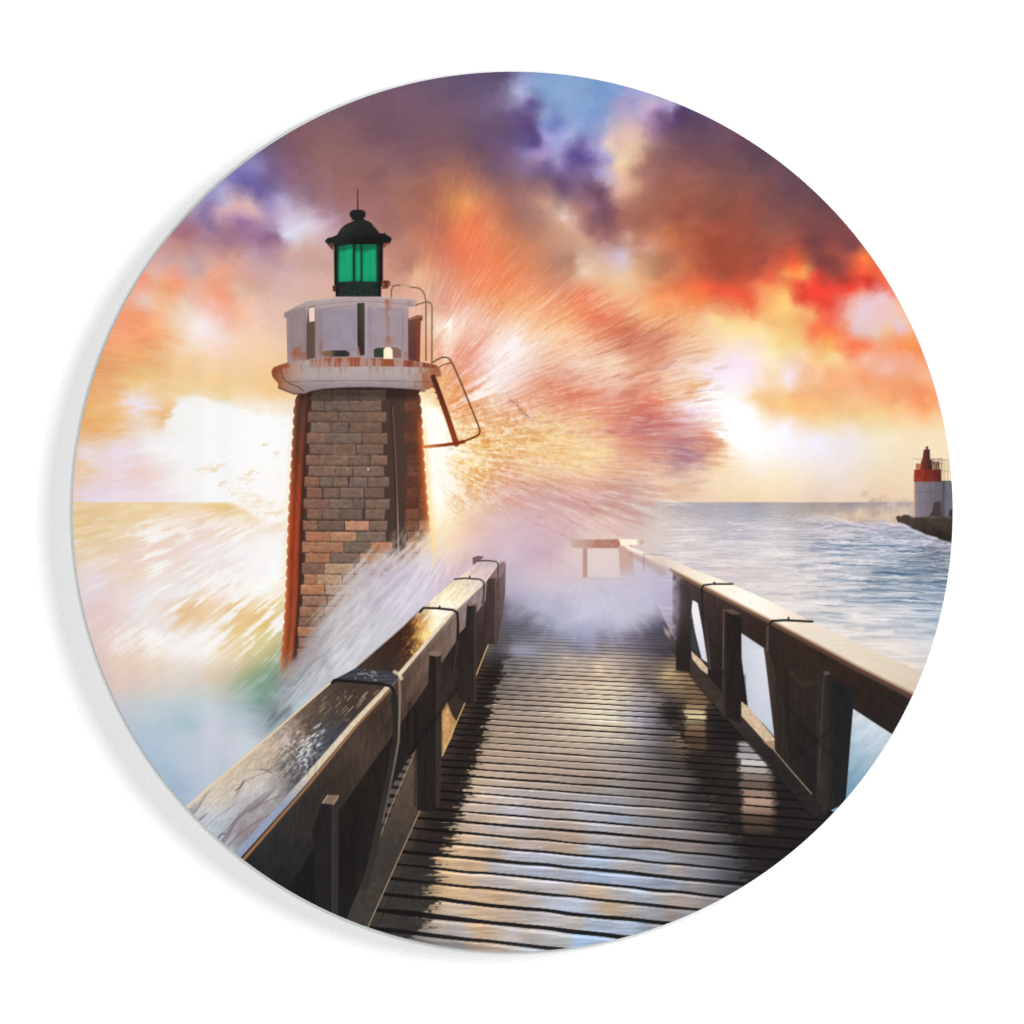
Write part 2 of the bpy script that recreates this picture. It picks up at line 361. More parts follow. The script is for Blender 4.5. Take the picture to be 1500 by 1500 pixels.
# how strongly flying water streaks the picture
W1 = area("590 390 630 320 668 262 690 245 715 290 790 380 880 420 1000 470 1050 520 1040 570 1050 600 1075 670 1000 735 900 800 800 840 640 840 630 700 650 600 640 500", 38)
W2 = area("100 600 300 655 380 640 430 600 440 1000 330 1010 150 1010 90 800", 22)
W3 = area("150 430 330 500 330 600 100 660 100 500", 30) * .45
W4 = area("640 770 600 800 560 820 490 865 440 930 400 1000 400 1060 500 1000 640 870 720 800", 22)
def away(cx, cy):
    _, r, dx, dy = polar(cx, cy)
    return dx / (r + 8), dy / (r + 8)


def comb(n, ux, uy, length, taps):
    """smear a noise image along the direction field: short natural streaks"""
    acc = 0
    for k in np.linspace(-.5, .5, taps):
        acc = acc + n(X + ux * (k * length), Y + uy * (k * length))
    return np.clip(acc / (acc.std() + 1e-6) * .5, -1.6, 1.6)


big = fbm(X / 26, Y / 21, 71, 5, .6); big2 = fbm(X / 26, Y / 21, 81, 5, .6)
W1 = sstep(.10, .75, W1 + .22 * big * sstep(.02, .4, W1))
e1 = away(560, 655); e2 = away(700, 615); e4 = away(760, 640)
k4 = sstep(.1, .6, W4) * sstep(735, 690, X)
kr = sstep(560, 640, X)
bend = .16 * fbm(X / 60, Y / 60, 88, 2)
ux = e2[0] * (1 - kr) + e1[0] * kr; uy = e2[1] * (1 - kr) + e1[1] * kr
ux = ux * (1 - k4) + e4[0] * k4; uy = uy * (1 - k4) + e4[1] * k4
ux, uy = ux - bend * uy, uy + bend * ux
q_ = np.sqrt(ux * ux + uy * uy) + 1e-3; ux /= q_; uy /= q_
SM = comb(lambda x, y: vnoise(x / 7, y / 7, 11) + .5 * vnoise(x / 3.5, y / 3.5, 12), ux, uy, 58, 15)
SF = comb(lambda x, y: vnoise(x / 2.6, y / 2.6, 13), ux, uy, 26, 11)
S1 = S2 = S4 = SM
calm = 1 - np.clip(W1 + W2 + W4, 0, 1) * .75
amp = W1 * 15 * (.3 + .7 * sstep(400, 540, Y)) * (1 - .8 * sstep(730, 790, Y)) + (W2 + W3) * 18 + W4 * 18
cx_w = 9 * big * calm; cy_w = 8 * big2 * calm
wx = cx_w + amp * SM * ux; wy = cy_w + amp * SM * uy
sky = SKY(X + wx, np.minimum(Y + wy, 738))
wseax = 16 * fbm(X / 90, Y / 22, 91, 4) * calm + (wx - cx_w)
wseay = 5 * fbm(X / 60, Y / 14, 97, 4) * calm + (wy - cy_w)
sea = SEA(X + wseax, np.maximum(Y + wseay, 738))
hb = np.clip((Y - 735.6) / 1.6 + .5, 0, 1)
lost = np.clip(sstep(1000, 930, X) * sstep(330, 350, X), 0, 1)
hb = hb * (1 - lost) + sstep(722, 752, Y + 8 * S1) * lost
COL[:] = sky * (1 - hb[..., None]) + sea * hb[..., None]
P_SKY = part('printed_sky', None, 'sunset sky of orange and violet cloud printed in the upper half')
P_SEA = part('printed_sea', None, 'pale churning sea printed up to the horizon')
P_SPRAY = part('printed_spray', None, 'orange burst of wave spray printed beside the lighthouse')
P_SURF = part('printed_surf', None, 'white and green surf printed left of the boardwalk')
IDS[:] = np.where(Y < 735.6, P_SKY, P_SEA)
IDS[(W1 > .5) | ((Y > 735.6) & (X < 900))] = P_SPRAY
IDS[(Y > 735.6) & (X < 560)] = P_SURF
IDS[W4 > .5] = P_SURF

# crisper cloud edges
skym = (1 - hb) * sstep(722, 680, Y) * (1 - np.clip(W1 + .6 * W2, 0, 1))
COL[:] = np.clip(COL + (COL - soften(COL, 9)) * (skym * .14)[..., None] + (COL - soften(COL, 24)) * (skym * .04)[..., None], 0, 1)
# cloud body: soft mottling that keeps the local hue
cl = fbm(X / 46 + .5 * big, Y / 32 + .5 * big2, 101, 6, .6)
skyw = (1 - hb) * (1 - np.clip(W1 * .8 + W2, 0, 1))
lum = COL.mean(-1)
COL *= (1 + (skyw * (cl * .11 + .01) * sstep(1.0, .45, lum))[..., None] * np.array([1, .95, .85], np.float32))


def tone(amount, dark, light):
    """push towards a darker or lighter ink by signed amount"""
    global COL
    n = np.clip(-amount, 0, 1)[..., None]; p = np.clip(amount, 0, 1)[..., None]
    COL = COL * (1 - n + n * np.array(dark, np.float32)) + (np.array(light, np.float32) - COL) * p


_, r1, _, _ = polar(560, 655)
core = sstep(330, 120, r1)
grit = fbm(X / 7, Y / 7, 131, 3)
rough = fbm(X / 55, Y / 40, 133, 3)
a1 = W1 * (1 - .7 * sstep(735, 800, Y)) * (.24 * SM * (1 + .8 * rough) * (.25 + .75 * sstep(430, 540, Y)) + .26 * SF + .22 * grit * core)
tone(a1 * .8 * (.22 + .78 * sstep(360, 470, Y)), (.88, .74, .70), (1, .97, .93))
# darker shreds of water thrown out to the right
kn = sstep(.35, 1.0, SM + .35 * SF + .5 * rough) * W1 * sstep(740, 860, X) * sstep(420, 470, Y) * sstep(735, 640, Y)
tone(-kn * .5, (.80, .58, .54), (1, 1, 1))
patch = fbm(X / 60, Y / 45, 151, 3)
below = sstep(728, 748, Y)
tone((W2 * (.10 + .28 * SM + .20 * SF + .42 * patch) * below + W2 * (1 - below) * (.10 * SM + .10 * SF) * sstep(300, 180, X) + W3 * .16 * SF) * sstep(1010, 900, Y), (.995, .945, .90), (1, 1, 1))
gold = sstep(.35, .95, SM + .75 * patch + .3 * SF) * W2 * sstep(110, 260, X)
gold *= sstep(720, 750, Y) * sstep(960, 900, Y)
tone(-gold * .24, (.98, .84, .68), (1, 1, 1))
gold_r = np.exp(-(((X - 672) / 58) ** 2 + ((Y - 700) / 100) ** 2)) + .7 * np.exp(-(((X - 740) / 90) ** 2 + ((Y - 640) / 55) ** 2))
speck = fbm((X + .45 * Y) / 6.5 + SM * .5, (Y - .45 * X) / 4.6, 135, 3, .75) * 1.3 + .3 * SF
tone(W1 * np.clip(gold_r, 0, 1) * np.clip(speck * 1.0, -.7, .8), (.92, .80, .68), (1, .97, .90))
for k, (px, py, rr) in enumerate(((748, 586, 2), (752, 589, 2.4), (757, 588, 1.8), (758, 594, 2.6), (762, 600, 3), (766, 605, 2.6), (771, 608, 3.2), (775, 611, 2.2), (769, 612, 2), (744, 588, 1.4))):
    stroke([(px - 1, py), (px + 1.5, py + .8)], rr, (150, 92, 100), None, 2, .6)
# the sun's glare behind the tower: a hard-edged burnt-out patch of sky, and torn white water under it
top_ = np.interp(X[0], [150, 205, 240, 262, 276, 300, 330, 360, 385, 405, 430], [640, 632, 622, 590, 583, 584, 588, 596, 605, 613, 611])[None]
glare = sstep(-4, 9, Y - top_ + 7 * SM + 6 * big) * sstep(215, 300, X + .55 * (735 - Y) - 12 + 26 * SM + 20 * big) * (X < 432) * sstep(742, 730, Y - 30 * sstep(330, 400, X))
tone(glare * .80, (1, 1, 1), (1, .998, .995))
torn = sstep(.05, .75, .55 * SM + .9 * patch + .35 * SF + .12) * W2 * sstep(742, 790, Y) * sstep(985, 930, Y) * sstep(120, 230, X)
tone(torn * .80, (1, 1, 1), (1, .995, .99))
tone(.85 * np.exp(-(((X - 640) / 17) ** 2)) * sstep(590, 625, Y) * sstep(800, 740, Y) * (1 + .4 * SM), (1, 1, 1), (1, .995, .95))
# drops flung along the burst
R_ = np.random.RandomState(321)
for k in range(2600):
    an = R_.uniform(-1.45, .62); r_ = 70 + 430 * R_.beta(1.5, 1.5)
    px, py = 560 + r_ * math.cos(an), 655 + r_ * math.sin(an)
    j, i = int((px - X1[0]) / STEP), int((py - Y1[0]) / STEP)
    if not (0 <= i < NX and 0 <= j < NX) or W1[i, j] < R_.uniform(.15, .9) or py > 775 or px < 628: continue
    dx_, dy_ = ux[i, j], uy[i, j]
    l = R_.uniform(1, 4.5) * (.5 + r_ / 260)
    b = COL[i, j]; up = R_.rand() < .5
    c = np.clip(b + (np.array([1, .97, .92]) - b) * R_.uniform(.35, .8), 0, 1) if up else b * np.array([.86, .72, .68])
    stroke([(px - dx_ * l, py - dy_ * l), (px + dx_ * l, py + dy_ * l)], (R_.uniform(.7, 1.9), .5), np.asarray(c) * 255, None, 1.5, R_.uniform(.2, .55) * (.45 if py < 430 else .85))
# bright gap in the sky left of the tower keeps a few golden flecks
for fx, fy, fl in ((318, 684, 22), (306, 690, 24), (372, 693, 16), (360, 703, 18), (388, 651, 7), (405, 665, 6), (352, 720, 22), (366, 730, 24), (330, 708, 12), (380, 738, 28), (396, 750, 26), (345, 750, 22), (320, 745, 20)):
    n = np.random.RandomState(int(fx * 7 + fy))
    for k in range(12):
        ox, oy = n.uniform(-fl * .7, fl * .7), n.uniform(-5, 5)
        l = fl * n.uniform(.2, .55)
        stroke([(fx + ox - l / 2, fy + oy + l * .14), (fx + ox + l / 2, fy + oy - l * .12)], (1.6, .5), (236, 192, 130), None, 2.2, .32)
tone(W4 * (.10 + .12 * SM + .17 * SF + .16 * fbm(X / 26, Y / 26, 165, 4)), (.74, .72, .73), (1, 1, 1))
fine4 = SF

# fine spray hanging between the tower and the boardwalk loses its streaks
hush = np.clip(np.exp(-(((X - 715) / 85) ** 2 + ((Y - 792) / 48) ** 2)) * 1.3, 0, .92)[..., None]
COL[:] = COL * (1 - hush) + soften(COL, 11) * hush
tone(hush[..., 0] * .22 * (.4 + fbm(X / 30, Y / 24, 168, 4)), (.9, .86, .9), (.97, .93, .93))
# open water: ranks of small waves, finer towards the horizon, with thin crests and foam trails
d = np.maximum(Y - 734, 2)
ws = 8 + d * .17
seaR = hb * sstep(930, 1010, X) * (1 - W1)
xs = X + 14 * fbm(X / 60, Y / 20, 170, 3)
ys = Y + .12 * X * 0 + 3.0 * fbm(X / 45, Y / 16, 169, 3) * np.clip(d / 60, .2, 1)
tl = ys + .10 * xs * sstep(760, 860, Y)
w1 = vnoise(xs / (ws * 2.4), tl / (ws * .62), 171) * .6 + vnoise(xs / (ws * 1.1) + 9, tl / (ws * .36), 172) * .3 + vnoise(xs / (ws * .5) + 5, tl / (ws * .2), 173) * .2
w2 = vnoise(xs / (ws * .9), tl / (ws * .30), 175) * .6 + vnoise(xs / (ws * .4), tl / (ws * .15), 176) * .4
crest = np.clip(1 - np.abs(w1) * 5, 0, 1) ** 2
dk = sstep(1120, 1300, X) * sstep(765, 800, Y) * sstep(940, 850, Y)
far_ = sstep(775, 745, Y)
tone(seaR * (.55 * w1 + .4 * w2) * (.44 + .50 * dk - .1 * far_), (.72, .75, .80), (.97, .94, .93))
tone(-seaR * sstep(.05, .40, w1 + .3 * w2) * (dk * 1.0 + .22), (.50, .60, .70), (1, 1, 1))
tone(seaR * crest * (.16 + .30 * dk) * sstep(748, 760, Y), (1, 1, 1), (.97, .95, .96))
foam = sstep(.05, .55, vnoise(xs / 60, tl / 11, 181) * .6 + vnoise(xs / 24, tl / 5, 182) * .4 + vnoise(xs / 9, tl / 2.6, 183) * .25) * seaR * sstep(746, 765, Y)
tone(foam * .34, (1, 1, 1), (.99, .96, .95))
fs = sstep(.30, .62, w2 + .25 * w1) * seaR * sstep(760, 790, Y)
tone(fs * .30, (1, 1, 1), (1, .99, .98))
# calm pale water lower left
ll = sstep(1000, 1040, Y) * sstep(430, 380, X)
tone(ll * .12 * fbm(X / 50, Y / 40, 191, 4), (.75, .88, .95), (1, 1, 1))

# ---- far beacon and breakwater on the right
for i in range(90):
    n = np.random.RandomState(900 + i)
    px, py = n.uniform(1250, 1336), 764 - abs(n.normal(0, 13))
    rr = n.uniform(4, 11)
    sl = box(px - 24, py - 24, px + 24, py + 24)
    q = ((X[sl] - px) / rr) ** 2 + ((Y[sl] - py) / (rr * .8)) ** 2
    c = (225, 200, 175) if n.rand() < .6 else (165, 145, 135)
    put(sl, np.exp(-q) * (.42 + .3 * vnoise(X[sl] / 3, Y[sl] / 3, 950 + i % 7)), c)
# single wave fronts: a dark face under a bright lip
R_ = np.random.RandomState(77)
for k in range(210):
    py = 744 + 190 * R_.beta(1.1, 1.6); d_ = py - 734
    px = R_.uniform(1000, 1400)
    if px < 880 + (py - 790) * 2.3: continue
    l = R_.uniform(.5, 1.3) * (4 + d_ * .16); h = .8 + d_ * .022
    e = R_.uniform(.2, .6) * (1.0 if px > 1200 else .35); w_ = R_.uniform(-.5, .5, 4) * h
    l *= 1.5; q = [(px - l, py + h * .3 + w_[0]), (px - l * .4, py - h * .1 + w_[1]), (px + l * .2, py - h * .2 + w_[2]), (px + l, py + h * .3 + w_[3])]
    stroke([(x_, y_ + h) for x_, y_ in q], (h * 1.3, h), (104, 122, 146) if px > 1190 else (158, 156, 166), None, h + .8, e * .6)
    stroke(q, (h * .5, h * .8), (236, 230, 228), None, h * .6 + 1.0, e * .5)
# surf heaped against the breakwater
for i in range(150):
    n = np.random.RandomState(1900 + i)
    px = n.uniform(1215, 1400); top = np.interp(px, [1215, 1310, 1345, 1400], [764, 766, 781, 800])
    py = top + abs(n.normal(0, 9)) + 1
    l = n.uniform(6, 22)
    stroke([(px - l, py + n.uniform(-2, 2)), (px, py - n.uniform(0, 2)), (px + l, py + n.uniform(0, 3))], n.uniform(1, 3.2), (214, 208, 218) if n.rand() < .62 else (118, 122, 140), None, 2.4, n.uniform(.2, .6))
P_MOLE = part('printed_breakwater', None, 'dark breakwater printed at the right rim')
mw = lambda x, y: 2.2 * vnoise(x / 5, y / 5, 201)
poly("1311 757 1322 755.5 1340 756.5 1400 757 1400 800 1380 793 1364 786 1348 780 1338 774 1327 769 1316 765".split(), lambda x, y: (np.array([68, 57, 49], np.float32) + (np.array([40, 33, 31], np.float32) - np.array([68, 57, 49], np.float32)) * sstep(760, 790, y)[..., None] + 10 * fbm(x / 8, y / 6, 205, 3)[..., None]) / 255, P_MOLE, 2.5, 1, mw)
for x0, y0, x1, y1 in ((1318, 766, 1346, 779), (1340, 777, 1372, 788), (1365, 786, 1396, 796)):
    stroke([(x0, y0 + 1), ((x0 + x1) / 2, (y0 + y1) / 2 + 2), (x1, y1 + 1)], (2, 4), (205, 205, 220), P_SEA, 3, .75)
P_FAR = part('printed_beacon', None, 'small red and white beacon tower printed at the right rim')
def fartower(x, y):
    u = (x - 1339) / 40
    c = np.array([132, 122, 132], np.float32) + (np.array([98, 92, 100], np.float32) - np.array([132, 122, 132], np.float32)) * np.clip(u, 0, 1)[..., None]
    c = c + (np.array([225, 170, 120], np.float32) - c) * sstep(1341.5, 1338.5, x)[..., None]
    c = c * (1 - .12 * (np.abs(y - 720.5) < .8))[..., None]
    return (c + 5 * vnoise(x / 3, y / 9, 211)[..., None]) / 255
poly("1338.6 704 1379 704 1379 757.5 1337.8 757.5".split(), fartower, P_FAR)
q = part('annex', P_FAR)
poly("1379 704 1393 704 1400 712 1400 757.5 1379 757.5".split(), lambda x, y: (np.array([104, 102, 110], np.float32) - 30 * sstep(1388, 1379, x)[..., None] * np.array([1, 1.05, 1.05], np.float32) + 6 * vnoise(x / 3, y / 8, 213)[..., None]) / 255, q)
q = part('red_band', P_FAR)
poly("1339 687.6 1379 687.6 1379 705.6 1338.6 705.6".split(), lambda x, y: (np.array([150, 52, 36], np.float32) + (np.array([92, 40, 34], np.float32) - np.array([150, 52, 36], np.float32)) * np.clip((x - 1340) / 38, 0, 1)[..., None] + 9 * vnoise(x / 4, y / 6, 215)[..., None]) / 255, q)
q = part('door', P_FAR)
poly("1361 757 1366 748 1368 736 1378 734 1379 757".split(), (66, 56, 58), q, 2.5)
poly("1389 757 1391 748 1400 742 1400 757".split(), (54, 46, 48), q, 2.5)
q = part('lamp_mast', P_FAR)
poly("1346 688 1349 677 1351.5 670 1353 658.6 1362 658 1362.6 672 1365.5 675 1366 688".split(), lambda x, y: (np.array([118, 50, 38], np.float32) + (np.array([66, 38, 38], np.float32) - np.array([118, 50, 38], np.float32)) * np.clip((x - 1350) / 12, 0, 1)[..., None]) / 255, q)
poly("1356 658 1356.3 655.5 1355.6 654.8 1357.6 653.6 1360 654.8 1359.4 655.8 1359.6 658".split(), (62, 44, 38), q)
poly("1340 687.5 1340 679 1349 680 1348 687.5".split(), (182, 110, 76), q)
q = part('railing', P_FAR)
for y in (672.5, 679.5):
    stroke([(1338.5, y), (1349, y - .3)], 1.0, (168, 135, 92), q, 1, .8); stroke([(1364, y), (1380, y)], 1.0, (128, 96, 70), q, 1, .85)
for x in (1366.5, 1369, 1373, 1376, 1379):
    stroke([(x, 672), (x, 688)], 1.2, (118, 82, 60), q, 1, .8)
for x in (1368, 1371, 1374.5):
    stroke([(x, 677), (x + 1, 688)], 2.2, (78, 52, 44), q, 1, .9)
stroke([(1340, 674), (1340, 687)], 2.4, (250, 232, 200), q, 1, .9)
for x in (1381, 1384, 1388.5):
    stroke([(x, 673), (x, 704)], 1.0, (165, 128, 88), q, 1, .8)
stroke([(1380, 674), (1389, 674)], .9, (165, 128, 88), q, 1, .7); stroke([(1380, 690), (1389, 691)], .9, (165, 128, 88), q, 1, .7)
def rgb(*c):
    return np.array(c, np.float32)


def mix(a, b, t):
    return a + (b - a) * t[..., None]


BACK = COL.copy()                             # sky, sea and flying water, for whatever shows through later

# ---- lighthouse: masonry shaft first, everything else on it is a child
P_LH = part('printed_lighthouse', None, 'printed stone lighthouse with white gallery and green lantern')
LEFT = np.array([(576, 436), (593, 431), (630, 429), (681, 426), (737, 423), (770, 421.5), (817, 420), (863, 418.5), (910, 416), (963, 411.5), (1010, 408)])
RIGHT = np.array([(576, 615), (607, 618), (653, 620.5), (700, 624), (747, 627.5), (770, 630), (805, 633), (863, 636), (1010, 641)])
xl = lambda y: np.interp(y, LEFT[:, 0], LEFT[:, 1]).astype(np.float32)
xr = lambda y: np.interp(y, RIGHT[:, 0], RIGHT[:, 1]).astype(np.float32)
ROWS = [(50, 108, "310 448 78 58 50 455 622 72 62 55 630 790 75 62 56"), (118, 178, "330 402 88 72 62 410 565 82 70 66 572 762 84 66 56"),
        (190, 245, "305 490 100 74 62 498 680 88 72 62 682 795 100 72 58"), (255, 315, "325 440 96 80 70 447 555 86 72 68 567 765 92 70 58"),
        (322, 380, "300 408 108 80 66 413 640 84 72 66 650 800 98 70 56"), (392, 448, "318 455 100 76 66 460 603 128 98 82 610 775 92 70 60"),
        (460, 517, "293 375 112 82 68 380 555 108 84 70 562 690 88 74 62 700 800 100 72 60"), (530, 585, "310 472 106 82 68 478 580 98 78 66 590 780 90 74 64"),
        (598, 652, "285 375 120 76 54 383 458 102 86 76 465 552 102 84 68 568 675 88 76 74 683 812 92 74 64"),
        (665, 722, "300 390 118 72 56 405 497 100 80 70 508 650 92 74 72 665 780 92 72 60"),
        (735, 790, "280 392 116 78 66 397 435 106 70 60 442 585 96 84 72 595 655 82 72 66 668 815 98 78 66"),
        (800, 855, "300 390 118 80 66 397 498 98 76 68 505 642 84 70 62 668 785 100 78 66"),
        (872, 925, "275 362 124 80 60 370 528 98 76 66 540 686 190 130 100 693 800 95 76 68"),
        (940, 995, "293 443 180 108 72 448 605 188 132 96 612 790 92 82 74"), (1005, 1065, "270 357 160 100 70 360 525 162 108 76 530 700 82 74 66 703 828 165 90 55"),
        (1075, 1130, "290 440 172 106 68 447 625 95 80 74 632 798 178 122 86"), (1140, 1200, "270 408 110 75 62 412 590 188 152 122 600 790 150 120 105"),
        (1210, 1268, "283 362 165 105 70 366 515 192 156 122 525 760 160 130 112"), (1275, 1330, "260 405 182 116 76 415 600 172 142 122 610 800 150 130 120"),
        (1345, 1400, "272 420 142 100 80 430 640 150 120 105"), (1412, 1468, "255 400 152 102 76 410 600 140 112 98"),
        (1480, 1530, "250 380 122 86 70 390 560 130 105 92"), (1540, 1592, "243 355 176 112 76 365 520 140 112 100"), (1606, 1660, "248 330 130 82 66 340 500 128 104 95"), (1675, 1730, "240 335 120 76 62 345 480 120 100 92")]


def shaft_colour(x, y):
    a = xl(y); b = xr(y); u = (x - a) / (b - a)
    grain = fbm(x / 4.5, y / 3.5, 301, 3)
    # dressed corner strip on the left: brown at the top to burnt orange lower down
    k = sstep(600, 760, y)
    orange = mix(rgb(96, 60, 48), rgb(160, 68, 40), k)
    orange = mix(orange, rgb(158, 76, 46), sstep(820, 950, y))
    e = a + 7
    strip = mix(orange, rgb(205, 120, 66), sstep(a + 5, a, x) * (.4 + .6 * k))
    strip = strip * (1 - .16 * sstep(a + 5.5, a + 8, x) * sstep(a + 12, a + 8.5, x))[..., None]
    c = mix(strip, rgb(74, 40, 34) + 0 * strip, sstep(a + 15, a + 20, x))
    c = c * (1 + .07 * vnoise(x / 3, y / 14, 303))[..., None]
    # mortar field and the dark stained column by the pipe
    core = mix(rgb(72, 56, 50), rgb(76, 56, 50), sstep(.75, .9, u))
    core = mix(core, rgb(104, 58, 42) + 0 * core, sstep(.86, .98, u))
    core = mix(core, rgb(64, 34, 30) + 0 * core, sstep(a + 26, a + 20, x) * .8)
    inner = sstep(a + 19.5, a + 21.5, x)
    c = mix(c, core, inner)
    cc = (x - 380) * 4.2857; ry = (y - 560) * 4.2857 + 5 * (np.abs(u - .5) * 2) ** 2 - 2
    n = np.random.RandomState(5)
    wob = 2.2 * vnoise(x / 6, y / 6, 305)
    for y0, y1, t in ROWS:
        v = np.array(t.split(), float).reshape(-1, 5)
        my = np.clip((ry - y0 + 3 + wob) / 6 + .5, 0, 1) * np.clip((y1 + 4 - ry + wob) / 6 + .5, 0, 1)
        lev = 1 + .05 * vnoise(x / 9, y / 2.2, 307)
        for x0, x1, r, g, bl in v:
            m = my * np.clip((cc - x0 + 2 + wob) / 6 + .5, 0, 1) * np.clip((x1 + 2 - cc + wob) / 6 + .5, 0, 1)
            hue = rgb(r, g, bl); hue = (hue + (rgb(112, 90, 76) - hue) * (.42 if y0 < 860 else .46)) * 1.12 * (1 + .03 * n.randn()) + 4
            bev = 1 + .10 * sstep(y0 + 14, y0 + 2, ry) - .12 * sstep(y1 - 12, y1, ry)
            c = mix(c, hue * (lev * bev * (1 + .13 * grain))[..., None], m * inner)
        # courses to the right of the pipe, turning away
        off = n.uniform(0, 28)
        for x0, x1, f in ((905 + off, 985 + off, 1.0), (992 + off, 1110, 1.06)):
            m = my * np.clip((cc - x0) / 5 + .5, 0, 1) * np.clip((x1 - cc) / 5 + .5, 0, 1)
            lit = sstep(720, 1050, y0)
            hue = rgb(102, 62, 46) * (1 - lit) + rgb(158, 112, 86) * lit
            hue = hue * f * n.uniform(.86, 1.14)
            m = m * (.75 + .25 * sstep(300, 800, y0))
            c = mix(c, hue * (lev * (1 + .15 * grain))[..., None], m)
    # warm light from behind bites into the right edge
    c = mix(c, rgb(198, 90, 36) + 0 * c, sstep(b - 13, b, x) * sstep(590, 640, y) * .75)
    c = c * (1 - .35 * sstep(592, 576, y))[..., None]
    c = mix(c, rgb(232, 150, 90) + 0 * c, sstep(b - 3, b + 1, x) * .5)
    return c / 255


sl = box(400, 565, 650, 1030)
x, y = X[sl], Y[sl]
sc = 3.0 * np.sqrt(np.abs(np.sin((y - 577) / 15.9 * np.pi))) - 2.2
m = np.clip(x - xl(y) + sc + .5, 0, 1) * np.clip(xr(y) - x + sc * (y < 800) + .5, 0, 1) * sstep(565, 567, y)
# spray climbing over the foot of the tower
MB = np.array([(395, 1006), (412, 988), (434, 962), (450, 934), (464, 904), (485, 872), (514, 842), (548, 818), (590, 795), (640, 778)])
mb = np.interp(x, MB[:, 0], MB[:, 1])
sp = (mb - y) + 13 * S4[sl] + 9 * fine4[sl] + 10 * fbm(x / 14, y / 14, 311, 3)
veil = sstep(-34, 26, sp)
veil = veil * (1 - .55 * sstep(600, 640, x) * sstep(740, 800, y)) 
veil *= sstep(1005, 955, y)
put(sl, m * veil, shaft_colour, P_LH)
# rim light round the right edge melts into the glare
sl = box(600, 590, 660, 850)
x, y = X[sl], Y[sl]
put(sl, np.exp(-((x - xr(y) - 3) / 4.5) ** 2) * .55 * sstep(590, 650, y) * sstep(850, 790, y), (255, 214, 140))
sl = box(405, 570, 440, 900)
x, y = X[sl], Y[sl]
put(sl, np.exp(-((x - xl(y) + 3) / 3.0) ** 2) * .4 * sstep(585, 640, y) * sstep(900, 860, y), (255, 232, 190))
# date stone
q = part('date_stone', P_LH)
poly("487.4 651.5 520.2 650.3 520.4 664.3 487.2 664.8".split(), lambda x, y: (rgb(126, 98, 84) + 12 * fbm(x / 3, y / 3, 321, 3)[..., None]) / 255, q, 1)
dg = (88, 66, 56)
for g in ([(497, 655.5), (498.5, 654), (498.5, 663)], [(505, 657), (503, 658.5), (501.5, 657), (502.5, 654.3), (504.8, 654.6), (505, 659), (502.5, 663)],
          [(511, 654.4), (508, 654.4), (507.8, 658), (510.3, 658), (511, 660.5), (509.5, 662.8), (507.5, 662.2)], [(515, 654.3), (513.4, 656), (513.4, 661), (515, 662.8), (516.6, 661), (516.6, 656), (515, 654.3)]):
    stroke(g, 1.0, dg, None, 1.2, .75)
q = part('drainpipe', P_LH)
stroke([(575, 596), (579, 660), (581.5, 720), (583.5, 800), (584.5, 838)], (1.6, 2.2), lambda x, y: mix(rgb(120, 82, 64), rgb(205, 180, 172), sstep(700, 830, y)) / 255, q, 1.2, .9)
stroke([(572.5, 590), (576.5, 660), (579, 720), (581, 790)], 2.2, (44, 30, 28), None, 1.5, .5)
for px, py in ((539, 687.5), (509, 687)):
    stroke([(px, py - 2), (px + .5, py + 1)], 1.6, (225, 215, 205), None, 1.4, .9 if px > 530 else .4)

# corbel ring under the gallery
q = part('gallery_ledge', P_LH)
def ledge(x, y):
    u = (x - 398) / 248
    c = mix(rgb(176, 162, 160), rgb(146, 128, 132), sstep(548, 575, y))
    c = mix(c, rgb(172, 118, 88) + 0 * c, sstep(.22, .02, u))
    c = mix(c, rgb(164, 92, 58) + 0 * c, sstep(.80, .97, u + .06 * vnoise(x / 4, y / 12, 331)) * .85)
    c = mix(c, rgb(120, 52, 34) + 0 * c, sstep(.09, .0, u) * .7)
    dr = sstep(.2, .75, vnoise(x / 3.2, y / 26, 333) + .25 * vnoise(x / 9, y / 9, 334))
    c = mix(c, rgb(160, 92, 66) + 0 * c, dr * .34 * sstep(560, 534, y))
    c = c * (1 - .16 * ((np.abs(y - 557.5 - 1.5 * (u - .5) ** 2 * 8) < .9)))[..., None]
    return (c + 6 * fbm(x / 5, y / 5, 335, 3)[..., None]) / 255
poly("397.5 543 401 538 408 535 424 530 440 527 470 525 520 523 570 524.5 606 528 640 535 646 543 646 551.5 638 552 635 566 626 571 615 572 604 570.5 575 568 540 567 505 567.5 473 569.5 455 573 446 577 431 577 408 568 407 561 399 552".split(), ledge, q)
def rustband(x, y):
    n = vnoise(x / 7, y / 30, 341) + .5 * vnoise(x / 2.6, y / 14, 342)
    c = mix(rgb(172, 138, 128), rgb(150, 80, 56), sstep(-.7, .2, n))
    c = mix(c, rgb(104, 58, 48) + 0 * c, sstep(.55, 1.0, n) * .8)
    return c / 255
poly("456 526 470 524.5 520 522.5 570 524 606 528 640 535 641 539.5 606 537.5 560 536.5 520 537 470 538 452 538.5".split(), rustband, None, 1.6)
poly("400 541 412 534.5 424 530.5 424 538 412 541 404 549".split(), (150, 74, 48), None, 2.5, .75)
stroke([(411, 541), (414, 553), (424, 562), (436, 566), (445, 573)], 1.3, (72, 44, 40), None, 1.2, .8)
stroke([(408, 568), (431, 577), (448, 577.5), (456, 574), (473, 570.5), (505, 568.5), (540, 568), (604, 571), (622, 573)], 2.2, (58, 42, 40), None, 2.2, .75)

